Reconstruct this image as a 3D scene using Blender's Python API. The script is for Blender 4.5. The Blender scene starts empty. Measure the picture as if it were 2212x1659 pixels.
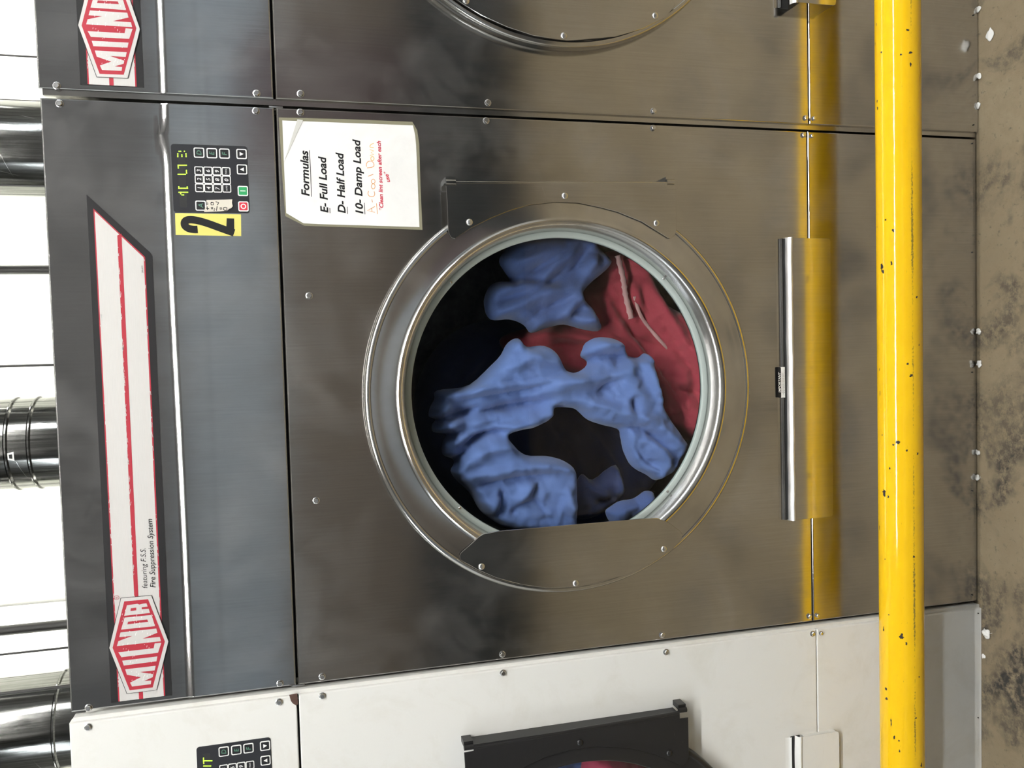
import bpy, bmesh, math, random
import numpy as np
from mathutils import Vector, Matrix
from mathutils.geometry import delaunay_2d_cdt
SC = bpy.context.scene
COL = SC.collection
random.seed(4)
rng = np.random.default_rng(7)

# ---------------------------------------------------------------- camera
CAM = np.array([0.09881793588793529, -1.826600653311015, 1.7511394729299825])
F = 1800.069622660106                                  # focal length in pixels of a 2212 x 1659 frame
R = np.array([[-0.026767309860358482, -0.253273218687567, -0.9670243987710339],
              [-0.9987019946827556, -0.035159599223969454, 0.036852793640307184],
              [-0.04333401596349887, 0.9667556461061139, -0.25200334081600095]])
cd = bpy.data.cameras.new('camera'); cam = bpy.data.objects.new('camera', cd); COL.objects.link(cam)
cd.sensor_width = 36.0; cd.lens = F / 2212 * 36; cd.clip_start = 0.02; cd.clip_end = 60
M = Matrix(((R[0][0], -R[1][0], -R[2][0], CAM[0]), (R[0][1], -R[1][1], -R[2][1], CAM[1]),
            (R[0][2], -R[1][2], -R[2][2], CAM[2]), (0, 0, 0, 1)))
cam.matrix_world = M
SC.camera = cam                                        # the photograph was taken with the phone on its side

# ---------------------------------------------------------------- world, exposure
w = bpy.data.worlds.new('world'); SC.world = w; w.use_nodes = True
w.node_tree.nodes['Background'].inputs[0].default_value = (0.9, 0.95, 1, 1)
w.node_tree.nodes['Background'].inputs[1].default_value = 0.3
SC.view_settings.view_transform = 'Standard'; SC.view_settings.look = 'None'
SC.view_settings.gamma = 1.0; SC.view_settings.exposure = 0.0; SC.view_settings.use_curve_mapping = False
AISLE, REAR, FAR_FILL = 235.0, 105.0, 170.0                    # tube brightness; the far pair is added fill

# ---------------------------------------------------------------- measuring helpers
def ray(u, v):
    return R.T @ np.array([(u - 1106) / F, (v - 829.5) / F, 1.0])
def at(u, v, y=0.0):                                   # where a sight line meets the plane y
    d = ray(u, v); return CAM + (y - CAM[1]) / d[1] * d
def xz(u, v, y=0.0):
    p = at(u, v, y); return (p[0], p[2])
def onfloor(u, v, z=0.0):
    d = ray(u, v); return CAM + (z - CAM[2]) / d[2] * d
def zo(k, ox, oy, pts):                                # enlarged detail -> photograph
    return [(ox + a / k, oy + b / k) for a, b in pts]
def PX(pts, y=0.0): return [xz(u, v, y) for u, v in pts]

# ---------------------------------------------------------------- materials
def mat(name):
    m = bpy.data.materials.new(name); m.use_nodes = True
    nt = m.node_tree; return m, nt, nt.nodes['Principled BSDF']
def nd(nt, t, **k):
    n = nt.nodes.new(t)
    for a, b in k.items(): setattr(n, a, b)
    return n
def lk(nt, a, b): nt.links.new(a, b)
def plain(name, col, rough=0.5, metal=0.0, emit=None, es=0.0, coat=0.0):
    m, nt, b = mat(name)
    b.inputs['Base Color'].default_value = (*col, 1); b.inputs['Roughness'].default_value = rough
    b.inputs['Metallic'].default_value = metal; b.inputs['Coat Weight'].default_value = coat
    if emit: b.inputs['Emission Color'].default_value = (*emit, 1); b.inputs['Emission Strength'].default_value = es
    return m
def coords(nt, scale=(1, 1, 1), loc=(0, 0, 0)):
    t = nd(nt, 'ShaderNodeTexCoord'); mp = nd(nt, 'ShaderNodeMapping')
    mp.inputs['Scale'].default_value = scale; mp.inputs['Location'].default_value = loc
    lk(nt, t.outputs['Object'], mp.inputs['Vector']); return mp.outputs[0]
def noise(nt, vec, scale, detail=3, rough=0.5, dist=0.0):
    n = nd(nt, 'ShaderNodeTexNoise'); n.inputs['Scale'].default_value = scale; n.inputs['Detail'].default_value = detail
    n.inputs['Roughness'].default_value = rough; n.inputs['Distortion'].default_value = dist
    lk(nt, vec, n.inputs['Vector']); return n.outputs[0]
def ramp(nt, fac, stops):
    r = nd(nt, 'ShaderNodeValToRGB'); e = r.color_ramp.elements
    while len(e) < len(stops): e.new(0.5)
    for x, (p, c) in zip(e, stops):
        x.position = p; x.color = (*c, 1) if isinstance(c, tuple) else (c, c, c, 1)
    lk(nt, fac, r.inputs[0]); return r.outputs[0]
def mixc(nt, fac, a, b, blend='MIX'):
    n = nd(nt, 'ShaderNodeMix', data_type='RGBA', blend_type=blend)
    for sock, val in ((n.inputs[0], fac), (n.inputs[6], a), (n.inputs[7], b)):
        if isinstance(val, (int, float)): sock.default_value = val
        elif isinstance(val, tuple): sock.default_value = (*val, 1)
        else: lk(nt, val, sock)
    return n.outputs[2]
def bump(nt, h, strength, dist, prev=None):
    b = nd(nt, 'ShaderNodeBump'); b.inputs['Strength'].default_value = strength; b.inputs['Distance'].default_value = dist
    lk(nt, h, b.inputs['Height'])
    if prev: lk(nt, prev, b.inputs['Normal'])
    return b.outputs[0]
def steel(name, col=(0.50, 0.485, 0.46), rough=0.22, grain=(90, 90, 2.0), wave=0.0012, smudge=0.5, seed=0.0):
    m, nt, b = mat(name); b.inputs['Metallic'].default_value = 1.0
    v1 = coords(nt, grain, (seed, seed, seed)); g = noise(nt, v1, 3.0, 4, 0.6)
    v2 = coords(nt, (1, 1, 1), (seed, 0, seed)); s = noise(nt, v2, 5.0, 6, 0.62, 0.6); s2 = noise(nt, coords(nt, (2.5, 2.5, 1), (3 + seed, 0, 1)), 9.0, 5, 0.65, 0.8)
    sm = ramp(nt, s, [(0.42, 0.0), (0.70, 1.0)])
    c = mixc(nt, sm, col, tuple(x * (1 - 0.16 * smudge) for x in col))
    c = mixc(nt, ramp(nt, g, [(0.3, 0.0), (0.7, 1.0)]), c, mixc(nt, 0.12, c, (1, 1, 1)))
    for rot, dens in ((0.35, 0.745), (-0.9, 0.755), (1.35, 0.75)):   # hairline scratches from wiping
        mp = nd(nt, 'ShaderNodeMapping'); mp.inputs['Rotation'].default_value = (0, rot, 0); lk(nt, coords(nt), mp.inputs['Vector'])
        m2 = nd(nt, 'ShaderNodeMapping'); m2.inputs['Scale'].default_value = (7, 7, 420); m2.inputs['Location'].default_value = (seed * 3, 0, rot); lk(nt, mp.outputs[0], m2.inputs['Vector'])
        c = mixc(nt, ramp(nt, noise(nt, m2.outputs[0], 1.0, 2, 0.5), [(dens, 0.0), (dens + .03, 0.5 * smudge)]), c, (0.95, 0.95, 0.95))
    lk(nt, c, b.inputs['Base Color'])
    dm = nd(nt, 'ShaderNodeMapRange'); lk(nt, s, dm.inputs[0]); dm.inputs[1].default_value = 0.45; dm.inputs[2].default_value = 0.75; dm.inputs[3].default_value = 1.0; dm.inputs[4].default_value = 1 - 0.22 * smudge
    lk(nt, dm.outputs[0], b.inputs['Metallic'])
    mr = nd(nt, 'ShaderNodeMapRange'); lk(nt, s2, mr.inputs[0])
    mr.inputs[1].default_value = 0.3; mr.inputs[2].default_value = 0.75
    mr.inputs[3].default_value = rough * 0.85; mr.inputs[4].default_value = rough * (1 + 0.55 * smudge)
    lk(nt, mr.outputs[0], b.inputs['Roughness'])
    n1 = bump(nt, noise(nt, coords(nt, (1, 1, 1), (seed * 2, 0, 0)), 4.0, 1.5), 1.0, wave)
    n2 = bump(nt, g, 0.25, 0.00012, n1); lk(nt, n2, b.inputs['Normal'])
    return m
def enamel(name, col, rough=0.35):
    m, nt, b = mat(name); v = coords(nt)
    d = ramp(nt, noise(nt, v, 7.0, 8, 0.7, 0.5), [(0.50, 0.0), (0.78, 0.5)])
    c = mixc(nt, d, col, tuple(x * y for x, y in zip(col, (0.80, 0.77, 0.70))))
    st = ramp(nt, noise(nt, coords(nt, (1.5, 1.5, 26)), 14.0, 5, 0.7), [(0.70, 0.0), (0.78, 0.55)])
    c = mixc(nt, st, c, (0.33, 0.31, 0.27))
    lk(nt, c, b.inputs['Base Color']); b.inputs['Roughness'].default_value = rough
    lk(nt, bump(nt, noise(nt, v, 4.0, 1.5), 1.0, 0.0012), b.inputs['Normal'])
    return m

M_STEEL = steel('brushed_steel', rough=0.135)
M_STEEL_HEAD = steel('brushed_steel_header', (0.56, 0.56, 0.56), 0.12, seed=2.3)
M_STEEL_DOOR = steel('polished_door_steel', (0.55, 0.535, 0.51), 0.15, (6, 6, 6), 0.0010, 0.4, 5.1)
M_STEEL_PLATE = steel('polished_plate_steel', (0.52, 0.505, 0.48), 0.13, (90, 90, 2), 0.0004, 0.3, 8.2)
M_CHROME = steel('bright_chrome', (0.78, 0.77, 0.76), 0.12, (4, 4, 4), 0.0002, 0.3, 1.7)
M_RIM = steel('brushed_rim', (0.58, 0.575, 0.57), 0.26, (3, 3, 3), 0.0003, 0.05, 6.6)
M_LIP = steel('lip_highlight_steel', (0.86, 0.86, 0.86), 0.42, (3, 3, 60), 0.0003, 0.5, 7.7)  # paler steel: the upturned lip's highlight is put into the colour
M_SCREW = plain('zinc_screw', (0.72, 0.72, 0.72), 0.25, 1.0)
M_WHITE = enamel('white_enamel', (0.71, 0.71, 0.685))
M_BLACKP = enamel('black_enamel', (0.012, 0.012, 0.013), 0.38)
M_DARK = plain('dark_gap', (0.012, 0.012, 0.012), 0.7)
M_GASKET = plain('grey_green_gasket', (0.36, 0.41, 0.39), 0.55)
M_RUBBER = plain('black_rubber', (0.02, 0.02, 0.02), 0.6)
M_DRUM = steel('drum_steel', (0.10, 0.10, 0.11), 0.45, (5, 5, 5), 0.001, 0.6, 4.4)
M_BLACK = plain('black_print', (0.010, 0.010, 0.011), 0.5); M_BLACK.node_tree.nodes['Principled BSDF'].inputs['Specular IOR Level'].default_value = 0.25
M_RED = plain('crimson_print', (0.36, 0.018, 0.035), 0.4)
M_PAD = plain('charcoal_membrane', (0.018, 0.019, 0.023), 0.35)
M_PADK = plain('black_key_face', (0.008, 0.008, 0.010), 0.4)
M_KWHITE = plain('white_print', (0.82, 0.82, 0.80), 0.5)
M_KGREEN = plain('dull_green_print', (0.09, 0.22, 0.15), 0.5)
M_GO = plain('green_key', (0.02, 0.30, 0.10), 0.5)
M_STOP = plain('red_key', (0.55, 0.02, 0.04), 0.5)
M_LED = plain('lit_green_dot', (0.3, 0.6, 0.05), 0.5, 0, (0.58, 1.0, 0.05), 1.3)
M_DISP = plain('display_window', (0.028, 0.028, 0.028), 0.3)
M_YEL = plain('yellow_sticker', (0.66, 0.60, 0.15), 0.5)
M_TAPE = plain('masking_tape', (0.62, 0.58, 0.50), 0.7)
M_INKRED = plain('red_ink', (0.52, 0.03, 0.06), 0.6)
M_INKOR = plain('orange_ink', (0.72, 0.30, 0.06), 0.6)
M_INKYE = plain('yellow_ink', (0.74, 0.47, 0.08), 0.6)
M_RUST = plain('brown_rust', (0.07, 0.035, 0.025), 0.8)
M_SILVER, nt, b = mat('silver_foil')
g = noise(nt, coords(nt, (4, 4, 120)), 8.0, 3)
lk(nt, mixc(nt, g, (0.49, 0.48, 0.465), (0.57, 0.56, 0.545)), b.inputs['Base Color'])
b.inputs['Metallic'].default_value = 0.15; b.inputs['Roughness'].default_value = 0.5

M_PAPER, nt, b = mat('white_paper')
v = coords(nt); p = noise(nt, v, 6.0, 4, 0.6, 1.5)
lk(nt, mixc(nt, ramp(nt, p, [(0.35, 0.0), (0.7, 1.0)]), (0.80, 0.80, 0.79), (0.73, 0.73, 0.72)), b.inputs['Base Color'])
b.inputs['Roughness'].default_value = 0.35
lk(nt, bump(nt, noise(nt, v, 11.0, 2, 0.5, 2.0), 0.6, 0.003), b.inputs['Normal'])
M_LAM, nt, b = mat('clear_laminate')
b.inputs['Base Color'].default_value = (0.30, 0.285, 0.20, 1); b.inputs['Roughness'].default_value = 0.2; b.inputs['Alpha'].default_value = 0.7

def glass(name, tint, rough=0.0, ior=1.5):
    m = bpy.data.materials.new(name); m.use_nodes = True; nt = m.node_tree; nt.nodes.clear()
    o = nd(nt, 'ShaderNodeOutputMaterial'); mx = nd(nt, 'ShaderNodeMixShader'); f = nd(nt, 'ShaderNodeFresnel')
    f.inputs[0].default_value = ior
    t = nd(nt, 'ShaderNodeBsdfTransparent'); t.inputs[0].default_value = (*tint, 1)
    gl = nd(nt, 'ShaderNodeBsdfGlossy'); gl.inputs['Roughness'].default_value = rough
    lk(nt, f.outputs[0], mx.inputs[0]); lk(nt, t.outputs[0], mx.inputs[1]); lk(nt, gl.outputs[0], mx.inputs[2]); lk(nt, mx.outputs[0], o.inputs[0])
    return m
M_GLASS = glass('door_glass', (0.90, 0.93, 0.92))

def cloth(name, col, dark=0.75, weave=900):
    m, nt, b = mat(name); v = coords(nt)
    c = mixc(nt, noise(nt, v, 16.0, 5, 0.6), tuple(x * dark for x in col), col); lk(nt, c, b.inputs['Base Color'])
    b.inputs['Roughness'].default_value = 0.85; b.inputs['Sheen Weight'].default_value = 0.25
    n1 = bump(nt, noise(nt, v, 30.0, 4, 0.6, 0.8), 0.35, 0.004); lk(nt, n1, b.inputs['Normal'])
    return m
M_BLUE = cloth('periwinkle_cotton', (0.125, 0.205, 0.50))
M_BLUE2 = cloth('denim_blue_cotton', (0.085, 0.14, 0.37))
M_NAVY = cloth('navy_cotton', (0.035, 0.055, 0.17))
M_CRIM = cloth('crimson_cotton', (0.40, 0.04, 0.068))
M_MAG = cloth('magenta_cotton', (0.50, 0.045, 0.12))
M_PINK = cloth('pink_cord', (0.62, 0.36, 0.36))

# ---------------------------------------------------------------- object helpers
def obj(name, bm, mats, parent=None, smooth=False, loc=None):
    bmesh.ops.recalc_face_normals(bm, faces=bm.faces[:]) if smooth != 'keep' else None
    me = bpy.data.meshes.new(name); bm.to_mesh(me); bm.free()
    for m in (mats if isinstance(mats, (list, tuple)) else [mats]): me.materials.append(m)
    if smooth:
        for p in me.polygons: p.use_smooth = True
        if smooth != 'keep' and smooth is not True: me.set_sharp_from_angle(angle=math.radians(smooth))
    o = bpy.data.objects.new(name, me); COL.objects.link(o)
    if parent: o.parent = parent
    if loc is not None: o.location = loc
    return o
def tag(o, label=None, cat=None, group=None, kind=None):
    if label: o['label'] = label
    if cat: o['category'] = cat
    if group: o['group'] = group
    if kind: o['kind'] = kind
    return o
def thing(name, label, cat, loc=(0, 0, 0), group=None):
    o = bpy.data.objects.new(name, None); COL.objects.link(o); o.location = loc; o.empty_display_size = 0.05
    return tag(o, label, cat, group)
def box(bm, x0, x1, y0, y1, z0, z1, mi=0):
    vs = [bm.verts.new((x, y, z)) for x in (x0, x1) for y in (y0, y1) for z in (z0, z1)]
    for f in ((0, 1, 3, 2), (4, 6, 7, 5), (0, 4, 5, 1), (2, 3, 7, 6), (0, 2, 6, 4), (1, 5, 7, 3)):
        bm.faces.new([vs[i] for i in f]).material_index = mi
    return vs
def bev(bm, w_=0.002, seg=2):
    bmesh.ops.bevel(bm, geom=[e for e in bm.edges], offset=w_, segments=seg, affect='EDGES', profile=0.7, clamp_overlap=True)
def prism(bm, pts, y0, y1, mi=0, bevel=0.0):            # outline in x,z given a front at y0 and a back at y1
    a = sum(p[0] * q[1] - q[0] * p[1] for p, q in zip(pts, pts[1:] + pts[:1]))
    if a < 0: pts = pts[::-1]
    if bevel > 0:
        n = len(pts); ins = []
        for i in range(n):
            p0, p1, p2 = Vector(pts[i - 1]), Vector(pts[i]), Vector(pts[(i + 1) % n])
            d1 = (p1 - p0).normalized(); d2 = (p2 - p1).normalized()
            nn = Vector((-d1.y, d1.x)) + Vector((-d2.y, d2.x))
            nn = nn.normalized() if nn.length > 1e-6 else Vector((-d1.y, d1.x)); ins.append(p1 + nn * bevel)
        f = [bm.verts.new((p[0], y0, p[1])) for p in ins]; m_ = [bm.verts.new((p[0], y0 + bevel, p[1])) for p in pts]
        rings = [f, m_, [bm.verts.new((p[0], y1, p[1])) for p in pts]]
    else:
        rings = [[bm.verts.new((p[0], y0, p[1])) for p in pts], [bm.verts.new((p[0], y1, p[1])) for p in pts]]
    bm.faces.new(rings[0]).material_index = mi; bm.faces.new(rings[-1][::-1]).material_index = mi
    for ra, rb in zip(rings, rings[1:]):
        for i in range(len(pts)):
            j = (i + 1) % len(pts); bm.faces.new((ra[i], rb[i], rb[j], ra[j])).material_index = mi
def flat(bm, pts, y, mi=0):
    a = sum(p[0] * q[1] - q[0] * p[1] for p, q in zip(pts, pts[1:] + pts[:1]))
    if a < 0: pts = pts[::-1]
    f = bm.faces.new([bm.verts.new((p[0], y, p[1])) for p in pts]); f.material_index = mi
    return f
def inside(pts, d):                                    # outline moved inwards
    a = sum(p[0] * q[1] - q[0] * p[1] for p, q in zip(pts, pts[1:] + pts[:1]))
    rev = a < 0
    if rev: pts = pts[::-1]
    n = len(pts); out = []
    for i in range(n):
        p0, p1, p2 = Vector(pts[i - 1]), Vector(pts[i]), Vector(pts[(i + 1) % n])
        d1 = (p1 - p0).normalized(); d2 = (p2 - p1).normalized(); n1 = Vector((-d1.y, d1.x)); n2 = Vector((-d2.y, d2.x))
        k = (n1 + n2) / max(0.35, 1 + n1.dot(n2)); q = p1 + k * d; out.append((q.x, q.y))
    return out[::-1] if rev else out
def rrect(cx, cz, w_, h_, r, n=5):
    out = []
    for sx, sz, a0 in ((1, 1, 0), (-1, 1, 90), (-1, -1, 180), (1, -1, 270)):
        for i in range(n + 1):
            a = math.radians(a0 + 90 * i / n); out.append((cx + sx * (w_ / 2 - r) + r * math.cos(a), cz + sz * (h_ / 2 - r) + r * math.sin(a)))
    return out
def stroke(bm, pts, wd, y, mi=0, closed=False):         # flat line of a given width in x,z (wd may vary)
    n = len(pts); L, Rr = [], []
    for i in range(n):
        p = Vector(pts[i]); a = Vector(pts[i - 1]) if (i > 0 or closed) else p; c = Vector(pts[(i + 1) % n]) if (i < n - 1 or closed) else p
        d = (c - a).normalized() if (c - a).length > 1e-9 else Vector((1, 0)); nn = Vector((-d.y, d.x))
        ww = (wd[i] if isinstance(wd, (list, tuple)) else wd) / 2
        L.append(bm.verts.new((p.x + nn.x * ww, y, p.y + nn.y * ww))); Rr.append(bm.verts.new((p.x - nn.x * ww, y, p.y - nn.y * ww)))
    for i in range(n if closed else n - 1):
        j = (i + 1) % n; bm.faces.new((L[i], Rr[i], Rr[j], L[j])).material_index = mi
def lathe(bm, prof, cx, cz, n=128, mi=0):               # profile of (radius, y) turned about the y axis through cx,cz
    rows = []
    for i in range(n):
        a = 2 * math.pi * i / n; c, s = math.cos(a), math.sin(a)
        rows.append([bm.verts.new((cx + r * c, y, cz + r * s)) for r, y in prof])
    for i in range(n):
        A, B = rows[i], rows[(i + 1) % n]
        for k in range(len(prof) - 1): bm.faces.new((A[k], A[k + 1], B[k + 1], B[k])).material_index = mi
def tube(bm, p0, p1, r, n=16, cap=True, mi=0, rings=1):
    p0, p1 = Vector(p0), Vector(p1); d = (p1 - p0).normalized(); u = d.orthogonal().normalized(); v_ = d.cross(u); R_ = []
    for k in range(rings + 1):
        c = p0.lerp(p1, k / rings); R_.append([bm.verts.new(c + (u * math.cos(2 * math.pi * i / n) + v_ * math.sin(2 * math.pi * i / n)) * r) for i in range(n)])
    for a, b_ in zip(R_, R_[1:]):
        for i in range(n): bm.faces.new((a[i], a[(i + 1) % n], b_[(i + 1) % n], b_[i])).material_index = mi
    if cap: bm.faces.new(R_[0][::-1]).material_index = mi; bm.faces.new(R_[-1]).material_index = mi
def smoothpts(pts, closed=False, sub=4):                # Catmull-Rom through the points
    n = len(pts); out = []
    for i in range(n if closed else n - 1):
        P = [np.array(pts[(i + k) % n] if closed else pts[min(max(i + k, 0), n - 1)], float) for k in (-1, 0, 1, 2)]
        for s in range(sub):
            t = s / sub
            out.append(tuple(0.5 * (2 * P[1] + (P[2] - P[0]) * t + (2 * P[0] - 5 * P[1] + 4 * P[2] - P[3]) * t ** 2 + (3 * P[1] - P[0] - 3 * P[2] + P[3]) * t ** 3)))
    if not closed: out.append(tuple(pts[-1]))
    return out

_fonts = {}
def glyphs(s, shear=0.0, bold=0.0):                     # text in the x,z plane; returns triangles with capitals one unit high
    c = bpy.data.curves.new('lettering', 'FONT'); c.body = s; c.size = 1.0; c.shear = shear; c.offset = bold; c.resolution_u = 3; c.fill_mode = 'FRONT'
    o = bpy.data.objects.new('lettering', c); COL.objects.link(o)
    dg = bpy.context.evaluated_depsgraph_get(); me = o.evaluated_get(dg).to_mesh()
    V = np.array([v.co[:2] for v in me.vertices]); T = [tuple(p.vertices) for p in me.polygons]
    o.evaluated_get(dg).to_mesh_clear(); bpy.data.objects.remove(o); bpy.data.curves.remove(c)
    return V, T
CAP = None
def write(bm, s, p0, p1, cap, y, mi=0, shear=0.0, bold=0.0, fit=True, center=False):
    """Lettering on a vertical face at y: baseline from p0 to p1 (x,z), fitted to that length."""
    global CAP
    if CAP is None: CAP = glyphs('H')[0][:, 1].max()
    V, T = glyphs(s, shear, bold); V = V / CAP
    x0, x1 = V[:, 0].min(), V[:, 0].max(); d = Vector(p1) - Vector(p0); L = d.length; d.normalize(); n = Vector((-d.y, d.x))
    sx = (L / (x1 - x0)) if fit else cap
    off = 0 if fit or not center else (L - (x1 - x0) * sx) / 2
    vs = [bm.verts.new((p0[0] + d.x * (off + (a - x0) * sx) + n.x * b_ * cap, y, p0[1] + d.y * (off + (a - x0) * sx) + n.y * b_ * cap)) for a, b_ in V]
    for t in T:
        try: bm.faces.new([vs[i] for i in t]).material_index = mi
        except ValueError: pass

# ---------------------------------------------------------------- the room
M_FLOOR, nt, b = mat('stained_concrete')
v = coords(nt)
c = mixc(nt, noise(nt, v, 2.2, 6, 0.6, 0.4), (0.155, 0.12, 0.075), (0.285, 0.235, 0.152))
c = mixc(nt, ramp(nt, noise(nt, v, 26.0, 8, 0.7), [(0.40, 0.0), (0.62, 0.65)]), c, (0.20, 0.155, 0.095))
st = nd(nt, 'ShaderNodeMath', operation='MULTIPLY'); lk(nt, ramp(nt, noise(nt, coords(nt, (1, 1, 1), (3.2, 1, 0)), 3.6, 4, 0.6, 0.8), [(0.50, 0.0), (0.66, 1.0)]), st.inputs[0])
lk(nt, ramp(nt, noise(nt, v, 40.0, 8, 0.75), [(0.38, 0.0), (0.56, 1.0)]), st.inputs[1])
c = mixc(nt, st.outputs[0], c, (0.028, 0.026, 0.024))
c = mixc(nt, ramp(nt, noise(nt, v, 60.0, 6, 0.7), [(0.58, 0.0), (0.70, 0.75)]), c, (0.06, 0.05, 0.036))
lk(nt, c, b.inputs['Base Color']); b.inputs['Roughness'].default_value = 0.6
lk(nt, bump(nt, noise(nt, v, 70.0, 6, 0.7), 0.5, 0.003), b.inputs['Normal'])
def wallmat(name, col, rough=0.6):
    m, nt, b = mat(name); v = coords(nt)
    lk(nt, mixc(nt, noise(nt, v, 3.0, 5, 0.6), tuple(x * 0.9 for x in col), col), b.inputs['Base Color']); b.inputs['Roughness'].default_value = rough
    return m
X0, X1, Y0, Y1, ZC = -6.0, 6.0, -5.0, 1.95, 4.2
def structure(name, x0, x1, y0, y1, z0, z1, m):
    bm = bmesh.new(); box(bm, x0, x1, y0, y1, z0, z1); return tag(obj(name, bm, m), kind='structure')
structure('floor', X0 - .1, X1 + .1, Y0 - .1, Y1 + .1, -0.1, 0.0, M_FLOOR)
structure('ceiling', X0 - .1, X1 + .1, Y0 - .1, Y1 + .1, ZC, ZC + 0.1, wallmat('ceiling_paint', (0.24, 0.24, 0.235)))
structure('wall_back', X0, X1, Y1, Y1 + 0.1, 0, ZC, wallmat('cream_panel', (0.86, 0.86, 0.78)))
structure('wall_left', X0 - .1, X0, Y0, Y1 + .1, 0, ZC, wallmat('left_wall_paint', (0.62, 0.62, 0.60)))
structure('wall_right', X1, X1 + .1, Y0, Y1 + .1, 0, ZC, wallmat('right_wall_paint', (0.62, 0.62, 0.60)))
structure('wall_front', X0, X1, Y0 - .1, Y0, 0, ZC, wallmat('blue_grey_wall_paint', (0.165, 0.19, 0.22)))
structure('reflection_band_1', X0, X1, Y0, Y0 + .03, 0.80, 1.85, wallmat('brown_reflection_paint', (0.095, 0.08, 0.068)))  # brown band added on the unseen wall for the steel to reflect
structure('reflection_band_3', X0, X1, Y0, Y0 + .03, 2.62, ZC, wallmat('dark_upper_reflection_paint', (0.045, 0.044, 0.045)))  # dark band added to darken what the upper header mirrors
structure('reflection_panel_1', 1.5, 2.55, Y0, Y0 + .05, 0, 2.1, wallmat('plum_reflection_paint', (0.055, 0.04, 0.045)))  # unseen dark panel added for contrast in the steel's reflections
structure('reflection_band_2', X0, X1, Y0, Y0 + .06, 0, 0.80, wallmat('dark_low_reflection_paint', (0.012, 0.016, 0.021)))  # near-black strip added so the middle of the panels mirrors darkness
structure('reflection_band_4', X0, X1, Y0 + .06, -4.38, 0, 0.10, wallmat('dark_block_reflection_paint', (0.014, 0.017, 0.020)))  # low dark block added to carry that mirrored darkness onto the floor

# ---------------------------------------------------------------- lamps
M_TUBE = {k: plain('lit_tube_' + k, (0.9, 0.9, 0.9), 0.4, 0, c, s) for k, c, s in
          (('aisle', (1.0, 0.985, 0.95), AISLE), ('rear', (1.0, 1.0, 0.93), REAR), ('far', (0.88, 0.95, 1.0), FAR_FILL))}
M_HOUSE = plain('white_lamp_housing', (0.8, 0.8, 0.8), 0.4)
def lamp(x, y, z, L, kind, label, group):
    t = thing('strip_light', label, 'light', (x, y, z), group)
    bm = bmesh.new(); box(bm, -L / 2, L / 2, -0.07, 0.07, 0.03, 0.075); box(bm, -L / 2, L / 2, -0.02, 0.02, 0.0, 0.03); obj('housing', bm, M_HOUSE, t)
    for sx in (-0.9, 0.9):
        bm = bmesh.new(); box(bm, sx * L / 2 - .012, sx * L / 2 + .012, -0.012, 0.012, 0.07, ZC - z); obj('hanger', bm, M_HOUSE, t)
    for sy in (-0.045, 0.045):
        bm = bmesh.new(); tube(bm, (-L / 2, sy, 0.008), (L / 2, sy, 0.008), 0.013, 10); obj('lit_tube', bm, M_TUBE[kind], t, 40)
lamp(-0.05, -2.10, 3.75, 2.44, 'aisle', 'twin-tube strip light hanging over the aisle in front of the stainless dryer', None)
lamp(2.50, -2.10, 3.75, 2.44, 'aisle', 'twin-tube strip light over the aisle, right of the one before the stainless dryer', None)
lamp(-2.6, 1.50, 3.35, 2.44, 'rear', 'strip light behind the dryers by the left end of the cream wall', None)
lamp(0.0, 1.50, 3.35, 2.44, 'rear', 'strip light behind the dryers over the middle of the cream wall', None)
lamp(2.6, 1.50, 3.35, 2.44, 'rear', 'strip light behind the dryers by the right end of the cream wall', None)
lamp(-4.4, -3.0, 3.7, 2.44, 'far', 'added fill strip light towards the blue-grey far wall, left one of two', None)  # unseen fill pair, added to light the drum and fronts from the sides
lamp(4.4, -3.0, 3.7, 2.44, 'far', 'added fill strip light towards the blue-grey far wall, right one of two', None)

# ---------------------------------------------------------------- dryers
W2, HT, ZS, ZM = 0.6130, 2.2132, 1.7700, 0.5041          # half width, top, header joint, lint panel joint
RCX, RCZ, RR = -0.0042, 1.150, 0.4607                   # door ring
GAP = 0.0022

def screw(parent, x, z, r=0.0062, y=0.0, m=None, name='screw'):
    bm = bmesh.new()
    lathe(bm, [(r * 1.25, y), (r * 1.25, y - .0012), (r * 1.0, y - .0018)], x, z, 20)
    hexa = [(x + r * .95 * math.cos(math.pi / 3 * i + .3), z + r * .95 * math.sin(math.pi / 3 * i + .3)) for i in range(6)]
    prism(bm, hexa, y - .0060, y - .0012, 0, 0.0009)
    return obj(name, bm, m or M_SCREW, parent, 35)
def rivet(parent, x, z, y, m):
    r = 0.0076; bm = bmesh.new(); prof = [(r, y + .001), (r, y)] + [(r * math.cos(a), y - 0.0042 * math.sin(a)) for a in np.linspace(0.15, 1.5, 7)]
    prof.append((0.0002, y - .0043)); lathe(bm, prof, x, z, 20); return obj('rivet', bm, m, parent, 60)

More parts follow.
